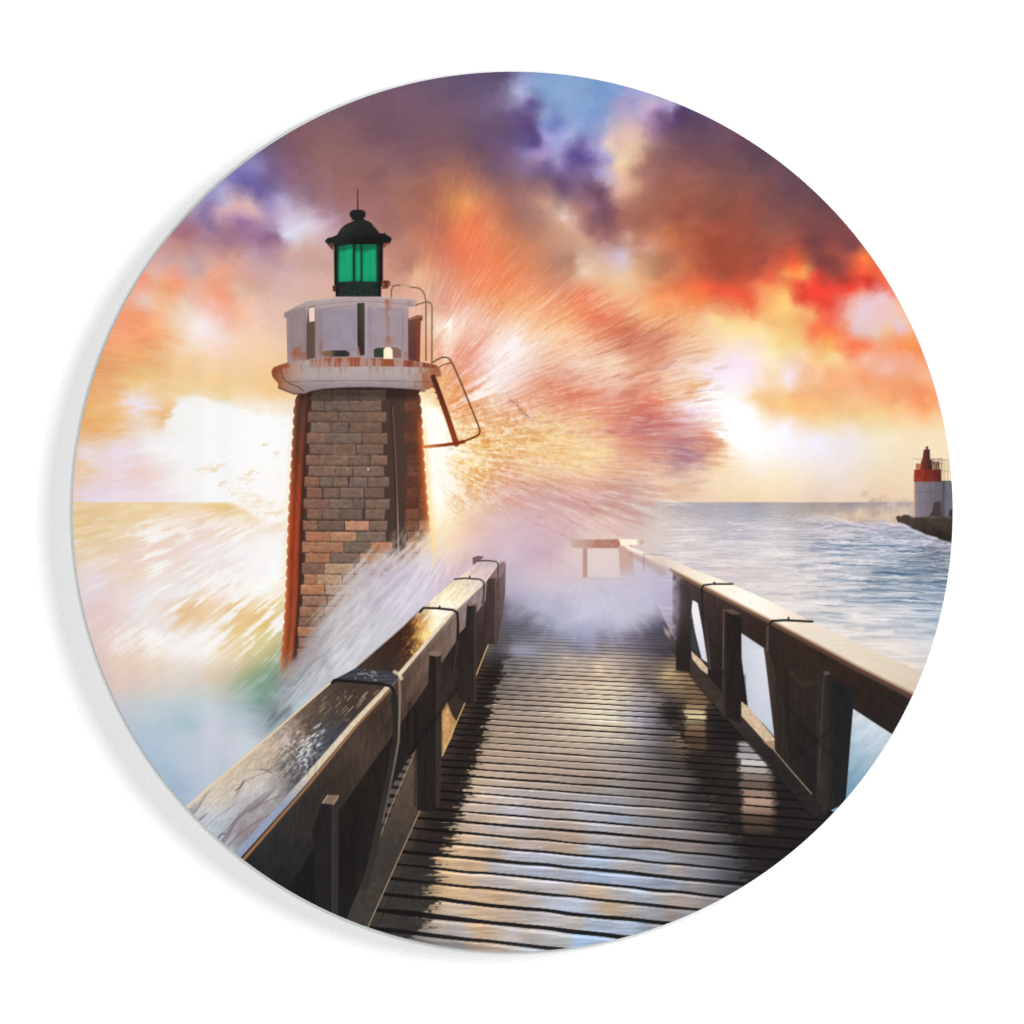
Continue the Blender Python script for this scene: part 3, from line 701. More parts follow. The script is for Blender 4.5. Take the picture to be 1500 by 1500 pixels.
# gallery parapet: white panels, slits and rust
q = P_GAL = part('gallery_parapet', P_LH)
def parapet(x, y):
    u = (x - 418) / 182
    c = mix(rgb(150, 130, 130), rgb(152, 141, 152), sstep(.15, .4, u))
    c = mix(c, rgb(164, 145, 148) + 0 * c, sstep(.55, .85, u) * .7)
    c = mix(c, rgb(180, 160, 158) + 0 * c, sstep(458, 446, y) * .8)
    c = mix(c, rgb(168, 150, 156) + 0 * c, sstep(495, 530, y) * .4)
    return (c + 6 * fbm(x / 8, y / 12, 351, 3)[..., None]) / 255
poly("416 458 448 440.5 490 436 529 432.5 570 435 610 438.5 610.5 448 598.5 449.5 598.5 528 560 525 520 523.5 470 525 440 528 421 533 419.5 466 416 464".split(), parapet, q)
P = lambda t: np.array(t.split(), float).reshape(-1, 2)
stroke(P("416 465 448 448.5 490 444 529 441 570 443 600 446.5 610 448"), 1.2, (140, 122, 128), None, 1.4, .7)
stroke(P("416.5 458 448 441 490 437 529 433.5 570 436 609 439"), 1.6, (206, 190, 184), None, 1.6, .6)
for g in ("468 452 470 520", "472 453 520 447 520 512 472 519 472 453", "427 463 429 522", "433 460 446 452 446 523", "541 448 542 510", "552 452 590 454 590 512", "462 447 463 524"):
    stroke(P(g), 1.1, (122, 108, 124), None, 1.3, .6)
for g in ("449.5 447 450.5 526", "536.5 443 537 522", "521.5 443 522 512"):
    stroke(P(g), 1.2, (184, 168, 170), None, 1.2, .6)
q = part('slit_opening', P_LH)
poly("451.8 450.5 461 448 461.5 524 448.5 527 449 474".split(), (96, 76, 68), q)
poly("452.3 451.5 461 449.5 461 470.5 453 471.5".split(), (236, 208, 196), q)
q = part('slit_opening', P_LH)
poly("523 444 534 443.5 534 520 528 521 523.5 505".split(), lambda x, y: mix(rgb(60, 60, 48), rgb(48, 42, 40), sstep(450, 510, y)) / 255, q)
stroke(P("530.5 446 531 505"), 2.2, (84, 74, 56), None, 2, .5)
q = part('slit_opening', P_LH)
poly("471 516 478 513.5 506 513 512 516.5 512 521 506 522.5 474 522.5".split(), lambda x, y: mix(rgb(128, 96, 78), rgb(50, 48, 46), sstep(482, 494, x)) / 255, q)
q = part('slit_opening', P_LH)
poly("547.5 512 553 509.5 580 509 587.5 512.5 588 524.5 548 523.5".split(), lambda x, y: mix(rgb(54, 62, 48), rgb(132, 98, 88), sstep(568, 578, x)) / 255, q)
poly("562 525.5 562 512 565 508.3 571 508.3 575 512 575.3 525.5".split(), (253, 240, 208), q)
# rust bleeding down the panels
def rustrun(cx, y0, y1, w, a):
    sl = box(cx - 14, y0 - 4, cx + 14, y1 + 8)
    x, y = X[sl], Y[sl]
    t = (y - y0) / (y1 - y0)
    n = .7 + .5 * vnoise(x / 2.2, y / 16, int(cx))
    put(sl, np.exp(-((x - cx - 1.5 * vnoise(y / 9, y * 0, 363)) / w) ** 2) * a * n * sstep(-.05, .08, t) * sstep(1.05, .4, t), (158, 76, 44))
for a in ((569, 438, 458, 4, .85), (567.5, 440, 508, 2.2, .45), (568, 492, 512, 6, .55), (469, 500, 530, 2.0, .9), (526, 508, 526, 2.6, .7), (436, 508, 530, 6, .85), (431, 514, 532, 5, .8), (445, 516, 533, 5, .5), (594, 515, 530, 3, .6), (600, 440, 452, 4, .35), (483, 522, 530, 9, .4), (510, 522, 532, 7, .5)):
    rustrun(*a)
q = part('parapet_door', P_LH)
poly("597.5 467 612 461.5 619 462 619 470 616.5 470 615 530 598 527".split(), lambda x, y: mix(rgb(108, 66, 58), rgb(92, 56, 52), sstep(470, 525, y)) / 255, q)
stroke(P("613.5 466 611.5 526"), 3.0, (150, 62, 34), None, 2, .75)
stroke(P("599 468 618 463"), 2.2, (172, 118, 100), None, 1.6, .8)

# lantern
q = part('lantern', P_LH)
def lant(x, y):
    return (mix(rgb(24, 24, 24), rgb(34, 44, 40), sstep(492, 500, x) * sstep(560, 548, x)) + 7 * vnoise(x / 4, y / 4, 371)[..., None]) / 255
poly("489 356 561 356 561 418 558.5 420 558.5 434.5 491.5 434.5 491.5 419 489.5 417".split(), lant, q)
poly("559.5 412 565 410.5 571 411.5 572.5 417 567 423 559.5 423".split(), lambda x, y: (rgb(112, 68, 52) + 40 * vnoise(x / 2, y / 2, 373)[..., None]) / 255, q)
poly("487 419 492 417.5 492 428 487.5 426".split(), (74, 40, 32), q)
for g in ([(495.5, 361), (517, 357.5), (517, 411.5), (506, 412.5), (495.5, 413)], [(519.8, 357.5), (528.4, 357.5), (528.4, 411.5), (519.8, 412)], [(530.6, 357.5), (551.5, 356.5), (551.8, 412.5), (530.6, 412)]):
    q = part('lantern_pane', P_LH, 'green glass pane')
    x0, x1 = g[0][0], g[1][0]
    def pane(x, y, x0=x0, x1=x1):
        c = mix(rgb(18, 104, 70), rgb(26, 158, 106), sstep(366, 373, y + .25 * (x - x0)))
        c = mix(c, rgb(18, 130, 84) + 0 * c, sstep(400, 413, y) * .5)
        c = c * (1 - .22 * sstep(x0 + 4, x0, x) - .18 * sstep(x1 - 3, x1, x))[..., None]
        return (c + 7 * vnoise(x / 3, y / 18, 375)[..., None]) / 255
    poly(g, pane, q, 1.6)
stroke(P("518.6 356 518.6 414"), 1.8, (14, 40, 32), None, 1.2); stroke(P("529.5 357 529.5 412"), 1.4, (14, 62, 46), None, 1.2)
stroke(P("553 357 553 414"), 1.6, (16, 70, 52), None, 1.2, .8); stroke(P("494.3 360 494.3 414"), 1.4, (16, 70, 52), None, 1.2, .8)
q = part('lantern_roof', P_LH)
def roofc(x, y):
    return (mix(rgb(36, 38, 36), rgb(24, 24, 24), sstep(335, 352, y)) + mix(rgb(22, 26, 22), rgb(-6, -6, -6), sstep(500, 530, x)) * .35 + 3 * vnoise(x / 5, y / 3, 381)[..., None]) / 255
poly("475.5 353 480 348.5 487 347 494 344 496 340 499 335 505 329.5 511 326.5 516 324.5 520 322 536 322.5 541 324.5 545 327.5 547 331 552 336 556 341.5 562 342 563.5 340.5 565 343 570 346 574 349.5 571.5 356 566 359 562 363 560.5 358 489 358 487.5 366 482 361 479 357".split(), roofc, q)
poly("480 357 488 356 487.5 366 482 361".split(), (112, 72, 54), None, 1.6, .8)
poly("561 357 571 354 566 359.5 562 363.5".split(), (150, 84, 50), None, 1.6, .85)
q = part('finial', P_LH)
poly("514 322.5 515.5 320 512.3 317 512 312 514.5 308.5 520 307 528 307 533.5 308.5 535.8 312 535.4 317.5 532.5 320 535 322.5".split(), (32, 32, 32), q)
stroke(P("524 277.5 524.2 308"), (1.5, 2.2), (44, 40, 42), q, 1.2)

# handrails, ladder and its little platform
q = part('handrail', P_LH)
hr = lambda x, y: mix(rgb(116, 92, 62), rgb(86, 58, 40), sstep(470, 560, y)) / 255
stroke(P("573 435 573.6 424 575.5 419.5 580 417.8 588 418 602 420.5 613 422 619 426 622.5 433 623.8 442 624 528"), 1.9, hr, q)
stroke(P("588 418.3 600 420.3"), 1.5, (232, 200, 130), None, 1, .8)
stroke(P("610 446.5 620 443.5 626 442 631 444 632.8 449 632.6 530"), 1.9, hr, q)
stroke(P("632 532 640 527 648 523.3 655 523.6 659 526.5 664 535 675 560 688 592 699.5 620 703 630 702 636 697 639.5 676 648"), (1.9, 3.0), lambda x, y: mix(rgb(96, 70, 46), rgb(124, 62, 34), sstep(540, 630, y)) / 255, q)
stroke(P("641 539.5 650 534 661 531.5"), 1.6, (104, 72, 48), q)
q = part('ladder', P_LH)
lad = lambda x, y: mix(rgb(80, 40, 30), rgb(140, 56, 22), sstep(560, 640, y)) / 255
stroke(P("634.5 552 644 578 656 612 668.5 650"), (7.5, 8.5), lad, q, 1.6)
for k in range(8):
    t = k / 8
    stroke([(637 + 31 * t, 568 + 70 * t), (633.5 + 31 * t, 566 + 70 * t)], 2.2, (120, 58, 30), q, 1.4)
q = part('ladder_platform', P_LH)
stroke(P("620.5 654.5 650 652 668 649.5 679 647"), (4.2, 5.5), lambda x, y: mix(rgb(206, 120, 58), rgb(128, 52, 24), sstep(622, 660, x)) / 255, q, 1.6)
# ---- boardwalk
VX, VY = 806.0, 736.0
P_DECK = part('printed_boardwalk', None, 'wet plank boardwalk printed from the rim towards the breaking wave')
DECK = Field("""
760 930 75 70 78 740 960 95 92 95 780 960 125 118 120 850 945 110 105 125 830 960 175 155 140 880 960 170 145 130 930 955 110 95 100 970 960 60 50 50
740 1000 110 98 92 800 1000 150 132 120 880 975 215 190 160 870 990 190 165 140 930 990 165 145 130 955 1000 120 108 105 985 985 190 155 110
730 1050 150 130 110 800 1050 165 145 128 870 1050 210 195 165 900 1060 205 190 160 940 1050 150 145 155 970 1050 80 75 80 990 1050 25 22 24 1015 1055 225 205 150
1010 1020 150 120 85 1015 1090 140 105 75 1035 1060 45 35 32 720 1100 165 140 118 800 1100 170 148 130 880 1100 165 148 135 940 1110 130 120 120
980 1110 75 68 66 1020 1120 35 28 28 1060 1100 40 34 34 700 1150 190 165 135 780 1150 165 145 130 860 1160 150 132 120 940 1160 125 112 105
1000 1150 95 85 80 1040 1150 30 25 25 1090 1110 165 160 160 1100 1130 160 145 135 1105 1165 165 130 105 1110 1185 150 105 80 1150 1170 35 30 30
680 1200 180 160 145 760 1190 175 170 180 860 1190 155 170 200 920 1200 145 150 165 1000 1200 110 105 108 1060 1200 50 45 44 1110 1210 110 85 65 1160 1210 22 22 24
660 1235 190 155 118 740 1240 175 145 120 830 1240 160 135 115 940 1235 140 120 105 1010 1240 120 110 108 1080 1240 45 42 42 1130 1240 20 20 22
660 1290 195 160 120 740 1290 170 155 145 800 1285 160 165 185 880 1280 140 165 205 960 1275 135 140 155 1040 1270 115 115 125
640 1320 195 160 120 720 1310 185 150 115 800 1315 165 165 180 860 1310 185 155 125 930 1310 150 160 175 1010 1310 130 130 140
650 1345 180 160 140 720 1345 175 155 135 800 1345 155 180 215 880 1335 170 145 120 960 1330 145 130 120
640 1375 130 120 115 700 1370 185 150 115 780 1372 160 170 190 860 1370 140 175 215 940 1350 130 140 155 800 1390 150 180 215 680 1390 120 118 120
560 1300 60 56 52 600 1200 70 60 52 640 1120 85 70 55 700 1000 80 72 70 1100 1290 60 58 62 1180 1260 18 18 20 1200 1180 24 22 22 1000 960 52 44 44 1080 1060 40 34 34 1130 1120 38 32 32
""", (500, 880, 1260, 1410), 4.0, 3.0, sat=.84)


def plank(x, y):
    dd = np.maximum(y - VY, 20)
    d800 = dd * 5636.0 / (x + 4830.0)
    t = 1e4 / d800                             # boards look a little wider apart farther out
    return np.where(t < 26, (t - 16.0) / .70, 14.286 + np.log(1 + np.maximum(t - 26, 0) * .018 / .70) / .018), d800


def board_t(k):
    return np.where(k < 14.286, 16.0 + .70 * k, 26 + .70 / .018 * (np.exp(.018 * np.clip(k - 14.286, 0, 90)) - 1))


def deckcol(x, y):
    k, dd = plank(x, y)
    k = k + .05 * vnoise(x / 40, k * 3, 401)
    idx = np.floor(k + .5)
    fr = np.abs(k - idx)                       # 0 on a gap line
    pid = np.floor(k)
    R = np.random.RandomState(77).rand(400, 4).astype(np.float32)
    pr = R[np.clip(pid, -20, 370).astype(int) + 20]
    gr = R[np.clip(idx, -20, 370).astype(int) + 20]
    u = (x - VX) / dd
    # long reflections wander sideways from plank to plank
    wob = (pr[..., 0] - .5) * 18 * dd / 400 + 9 * vnoise(x / 60, pid * .77, 403) * dd / 400
    yq = VY + 1e4 / board_t(pid + .5) * (x + 4830) / 5636.0
    c = DECK(x + wob, y * .35 + yq * .65 + (pr[..., 1] - .5) * 6) * 255
    # blue sky and tan cloud alternate in the wet near planks
    near = sstep(380, 520, dd) * sstep(-.27, -.2, u) * sstep(.5, .3, u)
    tint = vnoise(x / 75 + pid * 3.7, pid * 1.3, 405) + .35 * fbm(x / 30, y / 5, 406, 3)
    c = mix(c, mix(rgb(184, 154, 126), rgb(156, 174, 204), sstep(-.10, .40, tint)) * (.9 + .1 * pr[..., 2:3]), near * sstep(.1, .6, np.abs(tint)) * .42)
    lite = fbm(x / 34 + pid * 2.1, y / 3.2, 408, 3)
    c = c * (1 + .12 * lite * near)[..., None]
    # grain of the wood, glints, worn patches
    g = fbm(x / (26 * dd / 400 + 4), y / 1.6, 407, 3)
    c = c * (1 + .10 * g + .05 * (pr[..., 3] - .5))[..., None]
    gl = sstep(.42, .8, fbm(x / 12, y / 2.0, 409, 3)) * sstep(90, 150, c.mean(-1))
    c = mix(c, rgb(245, 232, 212) + 0 * c, gl * .28)
    # the railing's dark mirror image on the left, ragged plank by plank
    edge = -.277 - .012 * sstep(400, 600, dd) + (pr[..., 1] - .5) * .030 + .022 * vnoise(y / 1.6, x / 50, 411) + .018 * vnoise(x / 5, y / 3, 412)
    dark = sstep(edge + .012, edge - .02, u)
    base = mix(rgb(40, 33, 30), rgb(80, 66, 55), sstep(-.345, -.41, u) * (.45 + .35 * vnoise(x / 14, pid * 1.9, 413)))
    base = mix(base, rgb(52, 50, 48) + 0 * base, sstep(480, 600, dd) * .8)
    base = base * (1 + .14 * fbm(x / 16, y / 2.4, 415, 3))[..., None]
    c = mix(c, base, dark * sstep(150, 230, dd))
    # right side: broken by the posts' reflections
    rag = .035 * (pr[..., 0] - .5) + .03 * vnoise(x / 7, y / 2.2, 417) + .02 * vnoise(y / 1.5, x / 40, 418)
    rd = sstep(.535, .60, u + rag) * sstep(235, 330, dd)
    dkc = mix(rgb(34, 29, 29), rgb(52, 43, 40), sstep(.80, .70, u) * sstep(470, 380, dd) * .5) * (1 + .2 * fbm(x / 14, y / 2.2, 420, 3) + .12 * (pr[..., 3] - .5))[..., None]
    c = mix(c, dkc, rd * .93)
    jag = (pr[..., 1] - .5) * 7 + 3 * vnoise(x / 4, y / 2, 424)
    wa = sstep(1002, 1008, x + jag) * sstep(1038, 1030, x + jag * .6) * sstep(972, 990, y) * sstep(1112, 1092, y)
    glow = np.exp(-((y - 1050) / 13) ** 2)
    ca = mix(rgb(128, 98, 72) + 0 * c, rgb(226, 208, 164) + 0 * c, glow) * (.72 + .45 * pr[..., 2:3])
    c = mix(c, ca, wa * (.5 + .32 * glow))
    wb = sstep(1077, 1086, x + jag - .06 * (y - 1090)) * sstep(1136, 1118, x + jag - .06 * (y - 1100)) * sstep(1082, 1094, y) * sstep(1232, 1205, y)
    cb = mix(mix(rgb(186, 182, 182), rgb(168, 140, 122), sstep(1110, 1160, y)), rgb(112, 88, 70), sstep(1170, 1215, y)) * (.62 + .55 * pr[..., 0:1])
    c = mix(c, cb, wb * (.85 - .4 * sstep(1170, 1215, y)))
    # gaps
    wgap = .112 + .05 * (gr[..., 2] - .5) + .02 * vnoise(x / 60, idx * 2.1, 419)
    aa = 0.9 / np.maximum(dd * dd * (.7e-4 + .018e-4 * np.maximum(1e4 / dd - 26, 0)), .6)
    gap = np.clip((wgap - fr) / np.maximum(aa, .03) + .5, 0, 1)
    far = sstep(190, 300, dd)
    gap = gap * (.82 + .18 * far)
    c = c * 1.06
    c = mix(c, rgb(16, 14, 14) + 0 * c, gap * (.98 - .10 * (gr[..., 3])))
    lip = np.exp(-((fr - wgap - .10) / .07) ** 2) * (k < idx) * (1 - dark) * (1 - rd)
    c = mix(c, c * 1.25 + 18, lip * (.45 + .5 * gr[..., 0:1][..., 0]) * far)
    return np.clip(c, 0, 255) / 255


def mistedge(x):
    return np.interp(x, [700, 722, 745, 770, 800, 830, 870, 910, 945, 970, 990, 1010], [868, 872, 890, 905, 918, 934, 938, 934, 915, 900, 893, 890])


thm, rm, _, _ = polar(860, 820)
raym = vnoise(thm * 18, rm / 60, 421) * .6 + vnoise(thm * 44, rm / 40, 422) * .4
DK = "712 880 548 1340 500 1420 1260 1420 1240 1200 1205 1180 1190 1164 985 932 960 880 735 860".split()
sl = box(490, 860, 1260, 1402)
x, y = X[sl], Y[sl]
m = polymask(x, y, P(" ".join(DK)), 1.2)
puff = .8 * np.exp(-(((x - 765) / 26) ** 2 + ((y - 952) / 9) ** 2))
va = sstep(-24, 24, y - mistedge(x) + 7 * raym[sl] + 13 * fbm(x / 26, y / 15, 423, 3)) * (1 - puff)
va = va * (1 - .35 * sstep(990, 930, y))
put(sl, m * va, deckcol, P_DECK, .35)

# far end frame seen through the mist
P_END = part('printed_end_rail', None, 'pale low rail closing the far end of the boardwalk')
fade = lambda x, y: sstep(815, 862, x) * sstep(852, 836, y)
poly("836 790.5 906 790 912 792 906 803 838 802.5".split(), lambda x, y: mix(rgb(196, 160, 150), rgb(170, 112, 92), sstep(850, 880, x) * (.7 + .3 * vnoise((x + y) / 2.5, (x - y) / 9, 431))) / 255, P_END, 1.8, lambda x, y: sstep(818, 852, x))
poly("906 789.5 943 790.5 942 797 925 799 910 800".split(), lambda x, y: mix(rgb(255, 244, 222), rgb(200, 168, 150), sstep(930, 940, x)) / 255, P_END, 1.8, .9)
poly("854 803 860 803 860.5 846 853.5 846".split(), (178, 138, 126), P_END, 1.6, .9)
poly("805 803 808 803 808 838 805 838".split(), (190, 168, 172), None, 2, .45)
poly("861 804 906 804 908 845 861 845".split(), (228, 212, 206), None, 3, .42)
poly("809 804 853 804 853 844 809 842".split(), (222, 204, 202), None, 4, .22)
poly("906 800 926 798 929 846 909 849".split(), (196, 158, 148), P_END, 2, lambda x, y: sstep(852, 826, y) * .85)
stroke([(836, 847), (915, 848.5)], 2.2, (196, 176, 172), None, 2, .6)

# ---- right railing
P_RR = part('printed_railing', None, 'darker railing along the right side of the boardwalk')
RF = Field("""1010 860 92 72 72 1050 880 84 66 62 1100 905 74 56 50 1160 940 64 48 42 1230 990 60 44 38 1300 1040 52 40 35 1030 900 70 58 58 1000 920 62 52 56 1000 880 96 80 84
1070 1000 46 38 36 1080 960 52 42 40 1120 1000 56 44 40 1150 1020 56 46 40 1180 1000 64 52 46 1200 1080 52 44 42 1230 1100 36 36 40 1220 1160 28 28 32 1160 1100 46 40 38 1060 1050 40 36 36
1150 960 66 50 44 1040 980 56 48 46 1005 950 62 54 54 1100 1080 72 60 52 1150 1130 62 54 48 1180 1150 40 36 34""", (960, 820, 1360, 1220))
def rface(x, y):
    dd = np.maximum(y - VY, 10); s = (x - VX) / dd
    g = fbm(s * 60, (x + y) / 60, 441, 3) + .6 * vnoise(x / 2.6, y / 20, 442)
    return np.clip(RF(x, y) * (.74 * (1 + .13 * g))[..., None], 0, 1)
rfade = lambda x, y: sstep(972, 1000, x + 8 * vnoise(x / 7, y / 7, 443))
poly("985 833 1030 858 1131 910 1257 978 1345 1022 1320 1090 1309 1077 1249 1039 1238 1176 1205 1192 1190 1165 1003 954 985 932".split(), rface, P_RR, 1.3, rfade)
# openings back to the sea
sea_at = lambda x, y: np.clip(SEA(x + 10 * fbm(x / 40, y / 30, 445, 3), y) + .03 * fbm(x / 26, y / 20, 446, 3)[..., None], 0, 1)
poly("1086 927.5 1119 949.5 1126.5 1000 1134.5 1079 1118 1060 1096 1038 1091 1000 1086.5 965".split(), sea_at, part('sea_glimpse', P_SEA), 1.3)
poly("1014.5 879 1022 883.5 1029.5 925 1036.5 971 1028 965 1019 930 1012 905".split(), lambda x, y: mix(rgb(236, 232, 238), rgb(214, 214, 226), sstep(900, 960, y)) / 255, part('sea_glimpse', P_SEA), 1.3)
poly("1012 890 1018.5 928 1025 962 1012.5 950".split(), (52, 58, 58), None, 1.5)
poly("1250 1038.5 1309 1077.5 1238 1180 1240 1150".split(), lambda x, y: np.clip(SEA(x, y) + .05 * fbm((x + y) / 10, (x - y) / 30, 447, 3)[..., None], 0, 1), (GL := part('sea_glimpse', P_SEA)), 1.3)
poly("1309 1076.5 1330 1090 1300 1140 1236 1200 1238 1176 1250 1150".split(), lambda x, y: np.clip(SEA(x, y), 0, 1), GL, 2)
# kerb
q = part('kerb_board', P_RR)
kc = lambda x, y: np.clip(mix(rgb(60, 50, 46), rgb(38, 34, 33), sstep(1030, 1130, y)) * (1 + .12 * fbm(x / 12, y / 6, 451, 3))[..., None], 0, 255) / 255
poly("985 931 1003 953 1085 1044 1150 1118 1190 1164 1204 1190 1190 1196 1130 1126 1060 1048 1010 988 982 950".split(), kc, q, 1.3, rfade)
stroke(P("1010 990 1060 1049 1130 1128 1188 1194"), 1.3, (22, 20, 20), None, 1.2, .8)
tan = lambda x, y: np.clip(rgb(206, 180, 152) + 26 * fbm(x / 3, y / 3, 453, 3)[..., None], 0, 255) / 255
poly("1084.5 1026.5 1096 1035 1117 1060 1134.5 1081.5 1134.5 1086 1120 1086 1102 1066 1084.5 1047".split(), tan, q, 1.3)
poly("1118 1086 1135 1085 1135.5 1100 1128 1095".split(), (170, 134, 110), q, 1.4)
poly("1012.5 953.5 1026 966 1037 979 1036.5 988 1026 980 1014 965".split(), tan, q, 1.3)
stroke(P("1134 1099 1160 1130 1189 1163"), 1.2, (196, 168, 140), q, 1.1, .85)
poly("972 918 982 926 981 935 974 928".split(), (220, 190, 165), None, 4, .6)
# posts and boards
def post(t, a, b, pid, x0, x1, lit=None):
    poly(t.split(), lambda x, y: np.clip(mix(rgb(*a), rgb(*b), sstep(x0, x1, x)) * (1 + .10 * vnoise(x / 2.4, y / 26, 461) + .08 * fbm(x / 6, y / 9, 462, 3))[..., None], 0, 255) / 255, pid, 1.3)
q = part('post', P_RR)
poly("991.5 852 1011 860 1011 985 990 982".split(), lambda x, y: mix(mix(rgb(108, 94, 94), rgb(58, 48, 47), sstep(991, 998, x)), rgb(40, 34, 32), sstep(880, 960, y)) / 255, q, 1.3, lambda x, y: .35 + .65 * sstep(985, 1006, x + (y - 852) * .12))
q = part('post', P_RR)
post("1059.5 893.5 1086 906 1086 1060 1057 1048", (62, 51, 48), (36, 31, 30), q, 1059, 1066)
stroke(P("1059.5 893.5 1059 980"), 1.2, (128, 108, 98), None, 1.2, .6)
poly("1058 893 1072 892 1086 899 1072 900".split(), (92, 76, 70), q, 1.3)
q = part('post', P_RR)
post("1197 984 1249 1010 1249.5 1039 1238.5 1177 1206 1192 1194 1168", (48, 41, 38), (29, 29, 31), q, 1204, 1226)
stroke(P("1207 990 1203 1060 1199 1150"), 1.4, (98, 80, 70), None, 1.6, .5)
poly("1205 984 1213 983 1217 987 1209 990".split(), (96, 84, 78), None, 1.5, .8)
q = part('brace_board', P_RR)
post("1026.5 893 1034 897 1042 985 1037 975", (50, 41, 38), (78, 62, 55), q, 1030, 1040)
q = part('brace_board', P_RR)
post("1119 950 1127 952 1150 1040 1156 1115 1135 1098 1134.5 1080", (66, 53, 46), (44, 37, 34), q, 1124, 1142)
# dark seams and a faint dark cross over the boards
for g, w, a in (("1172 1060 1196 1084 1218 1110", 6, .4), ("1218 1066 1196 1086 1158 1114", 6, .3), ("1196 1084 1196 1160", 3, .25), ("1150 975 1156 1100", 4, .3), ("1120 955 1160 975 1196 985", 3, .25), ("1090 990 1092 1030", 4, .5), ("1060 985 1040 985", 4, .3)):
    stroke(P(g), w, (26, 22, 22), None, 3, a)
stroke(P("1158 985 1175 1005 1190 1000"), 5, (88, 70, 60), None, 6, .3)
# top of the rail
q = part('rail_top', P_RR)
RT = Field("1000 835 240 225 205 1050 855 250 240 220 1100 880 252 246 234 1150 905 246 232 214 1200 930 230 217 202 1260 960 224 210 190 1320 985 218 203 184 1340 1005 210 194 174 1170 920 236 220 200 960 815 235 215 195", (930, 800, 1360, 1030))
poly("962 812 990 822 1014 833 1073 856 1131 882 1190 911 1270 947 1360 990 1360 1030 1337 1018 1257 978 1131 910 1030 858 982 833 960 820".split(), lambda x, y: np.clip(RT(x, y) * (1 + .025 * fbm(x / 20, y / 3, 471, 3))[..., None], 0, 1), q, 1.5, lambda x, y: .45 + .55 * sstep(960, 1000, x))
stroke(P("982 834.5 1030 859.5 1131 912 1200 949 1257 980 1345 1024"), (4, 10), lambda x, y: mix(rgb(150, 112, 88), rgb(96, 66, 54), sstep(1020, 1250, x)) / 255, q, 4, .85)
stroke(P("985 833.5 1030 857 1131 909 1257 976 1345 1020"), (1.5, 3), (238, 200, 160), None, 2, .35)
q = part('strap', P_RR)
stroke(P("1028.5 900 1028.5 860 1031 857 1045 855.5 1073 855.5"), 2.6, (34, 34, 34), q); stroke(P("1046 853 1048 856"), 2.4, (40, 40, 38), q)
q = part('strap', P_RR)
stroke(P("1127 955 1127.5 914 1131 909.5 1150 908.5 1190 910.5"), 3.4, (38, 38, 38), q); stroke(P("1155 905 1155 909"), 3, (50, 48, 44), q)
stroke(P("1124.5 918 1124 952"), 3.4, (96, 82, 72), None, 1.5, .7)
# far end of the rail, half lost in spray
stroke(P("912 796 925 805 945 813 972 826"), (4, 9), lambda x, y: mix(rgb(252, 240, 220), rgb(222, 200, 180), sstep(930, 972, x)) / 255, P_END, 3, .9)
stroke(P("925 812 945 822 970 838"), (8, 14), (176, 142, 132), None, 6, .55)
stroke(P("943 812 943 836"), 1.3, (120, 100, 92), None, 1.3, .55); stroke(P("943 811.5 972 813"), 1.3, (150, 130, 110), None, 1.3, .6)

# ---- left railing
P_LR = part('printed_railing', None, 'broad wet railing along the left side of the boardwalk')
def under(x, y):
    c = LU(x, y) * 255 * .86
    return np.clip(c * (1 + .10 * vnoise(x / 3, y / 30, 481) + .08 * fbm(x / 9, y / 14, 482, 3))[..., None], 0, 255) / 255
LU = Field("690 930 54 44 41 660 1040 46 38 35 700 960 58 47 43 470 1330 28 26 26 430 1330 30 28 28 520 1330 32 30 29 560 1150 42 36 33 600 1180 46 40 37 640 1060 42 35 32 680 980 50 41 38 700 900 74 60 55 725 870 98 76 73 600 1080 44 36 33 520 1230 34 30 29 480 1260 30 28 27 660 1000 58 48 44 715 930 80 66 62 550 1300 44 40 38", (400, 820, 760, 1400))
poly("724 832 741 826 740 870 735 905 728 945 716 943 648 1107 540 1358 520 1400 380 1400 352 1300 400 1275 556 1058 655 918".split(), under, P_LR, 1.3)
# deck seen under the rail and the kerb boards
sl = box(520, 930, 720, 1300)
poly("609 1099 600 1108 571 1157 559 1203 551 1250 568 1219 609 1135".split(), lambda x, y: np.clip(mix(rgb(96, 86, 83), rgb(70, 64, 62), sstep(1120, 1240, y)) * (1 - .6 * np.clip((.2 - np.abs(plank(x, y)[0] - np.round(plank(x, y)[0]))) / .06 + .5, 0, 1))[..., None] + 8 * fbm(x / 6, y / 2, 483, 3)[..., None], 0, 255) / 255, P_DECK, 1.3)
q = part('kerb_board', P_LR)
poly("716 942 687 1016 648 1107 631 1152 539 1358 530 1375 495 1375 548 1251 609 1099 660 990 705 925".split(), lambda x, y: np.clip(mix(mix(rgb(54, 44, 39), rgb(92, 75, 61), sstep(1040, 1110, y)), rgb(62, 56, 52), sstep(1120, 1260, y)) * (1 + .12 * fbm(x / 7, y / 9, 485, 3) + .06 * vnoise(x / 1.5, y / 1.5, 486))[..., None], 0, 255) / 255, q, 1.3)
poly("647 1042 655 1028 662 1048 668 1056 662 1080 648 1106".split(), lambda x, y: np.clip(rgb(196, 150, 96) + 34 * fbm(x / 4, y / 4, 487, 3)[..., None], 0, 255) / 255, q, 3)
stroke(P("716 942 687 1016 648 1107"), 1.6, (224, 182, 128), q, 1.2, .9); stroke(P("631 1152 585 1255 539 1358"), 1.5, (178, 150, 120), q, 1.2, .9)
stroke(P("609 1099 571 1186 548 1251"), 1.5, (172, 144, 118), q, 1.2, .8)
stroke(P("617 1220 597 1265 578 1300 556 1352"), 1.2, (24, 22, 22), None, 1.2, .6)
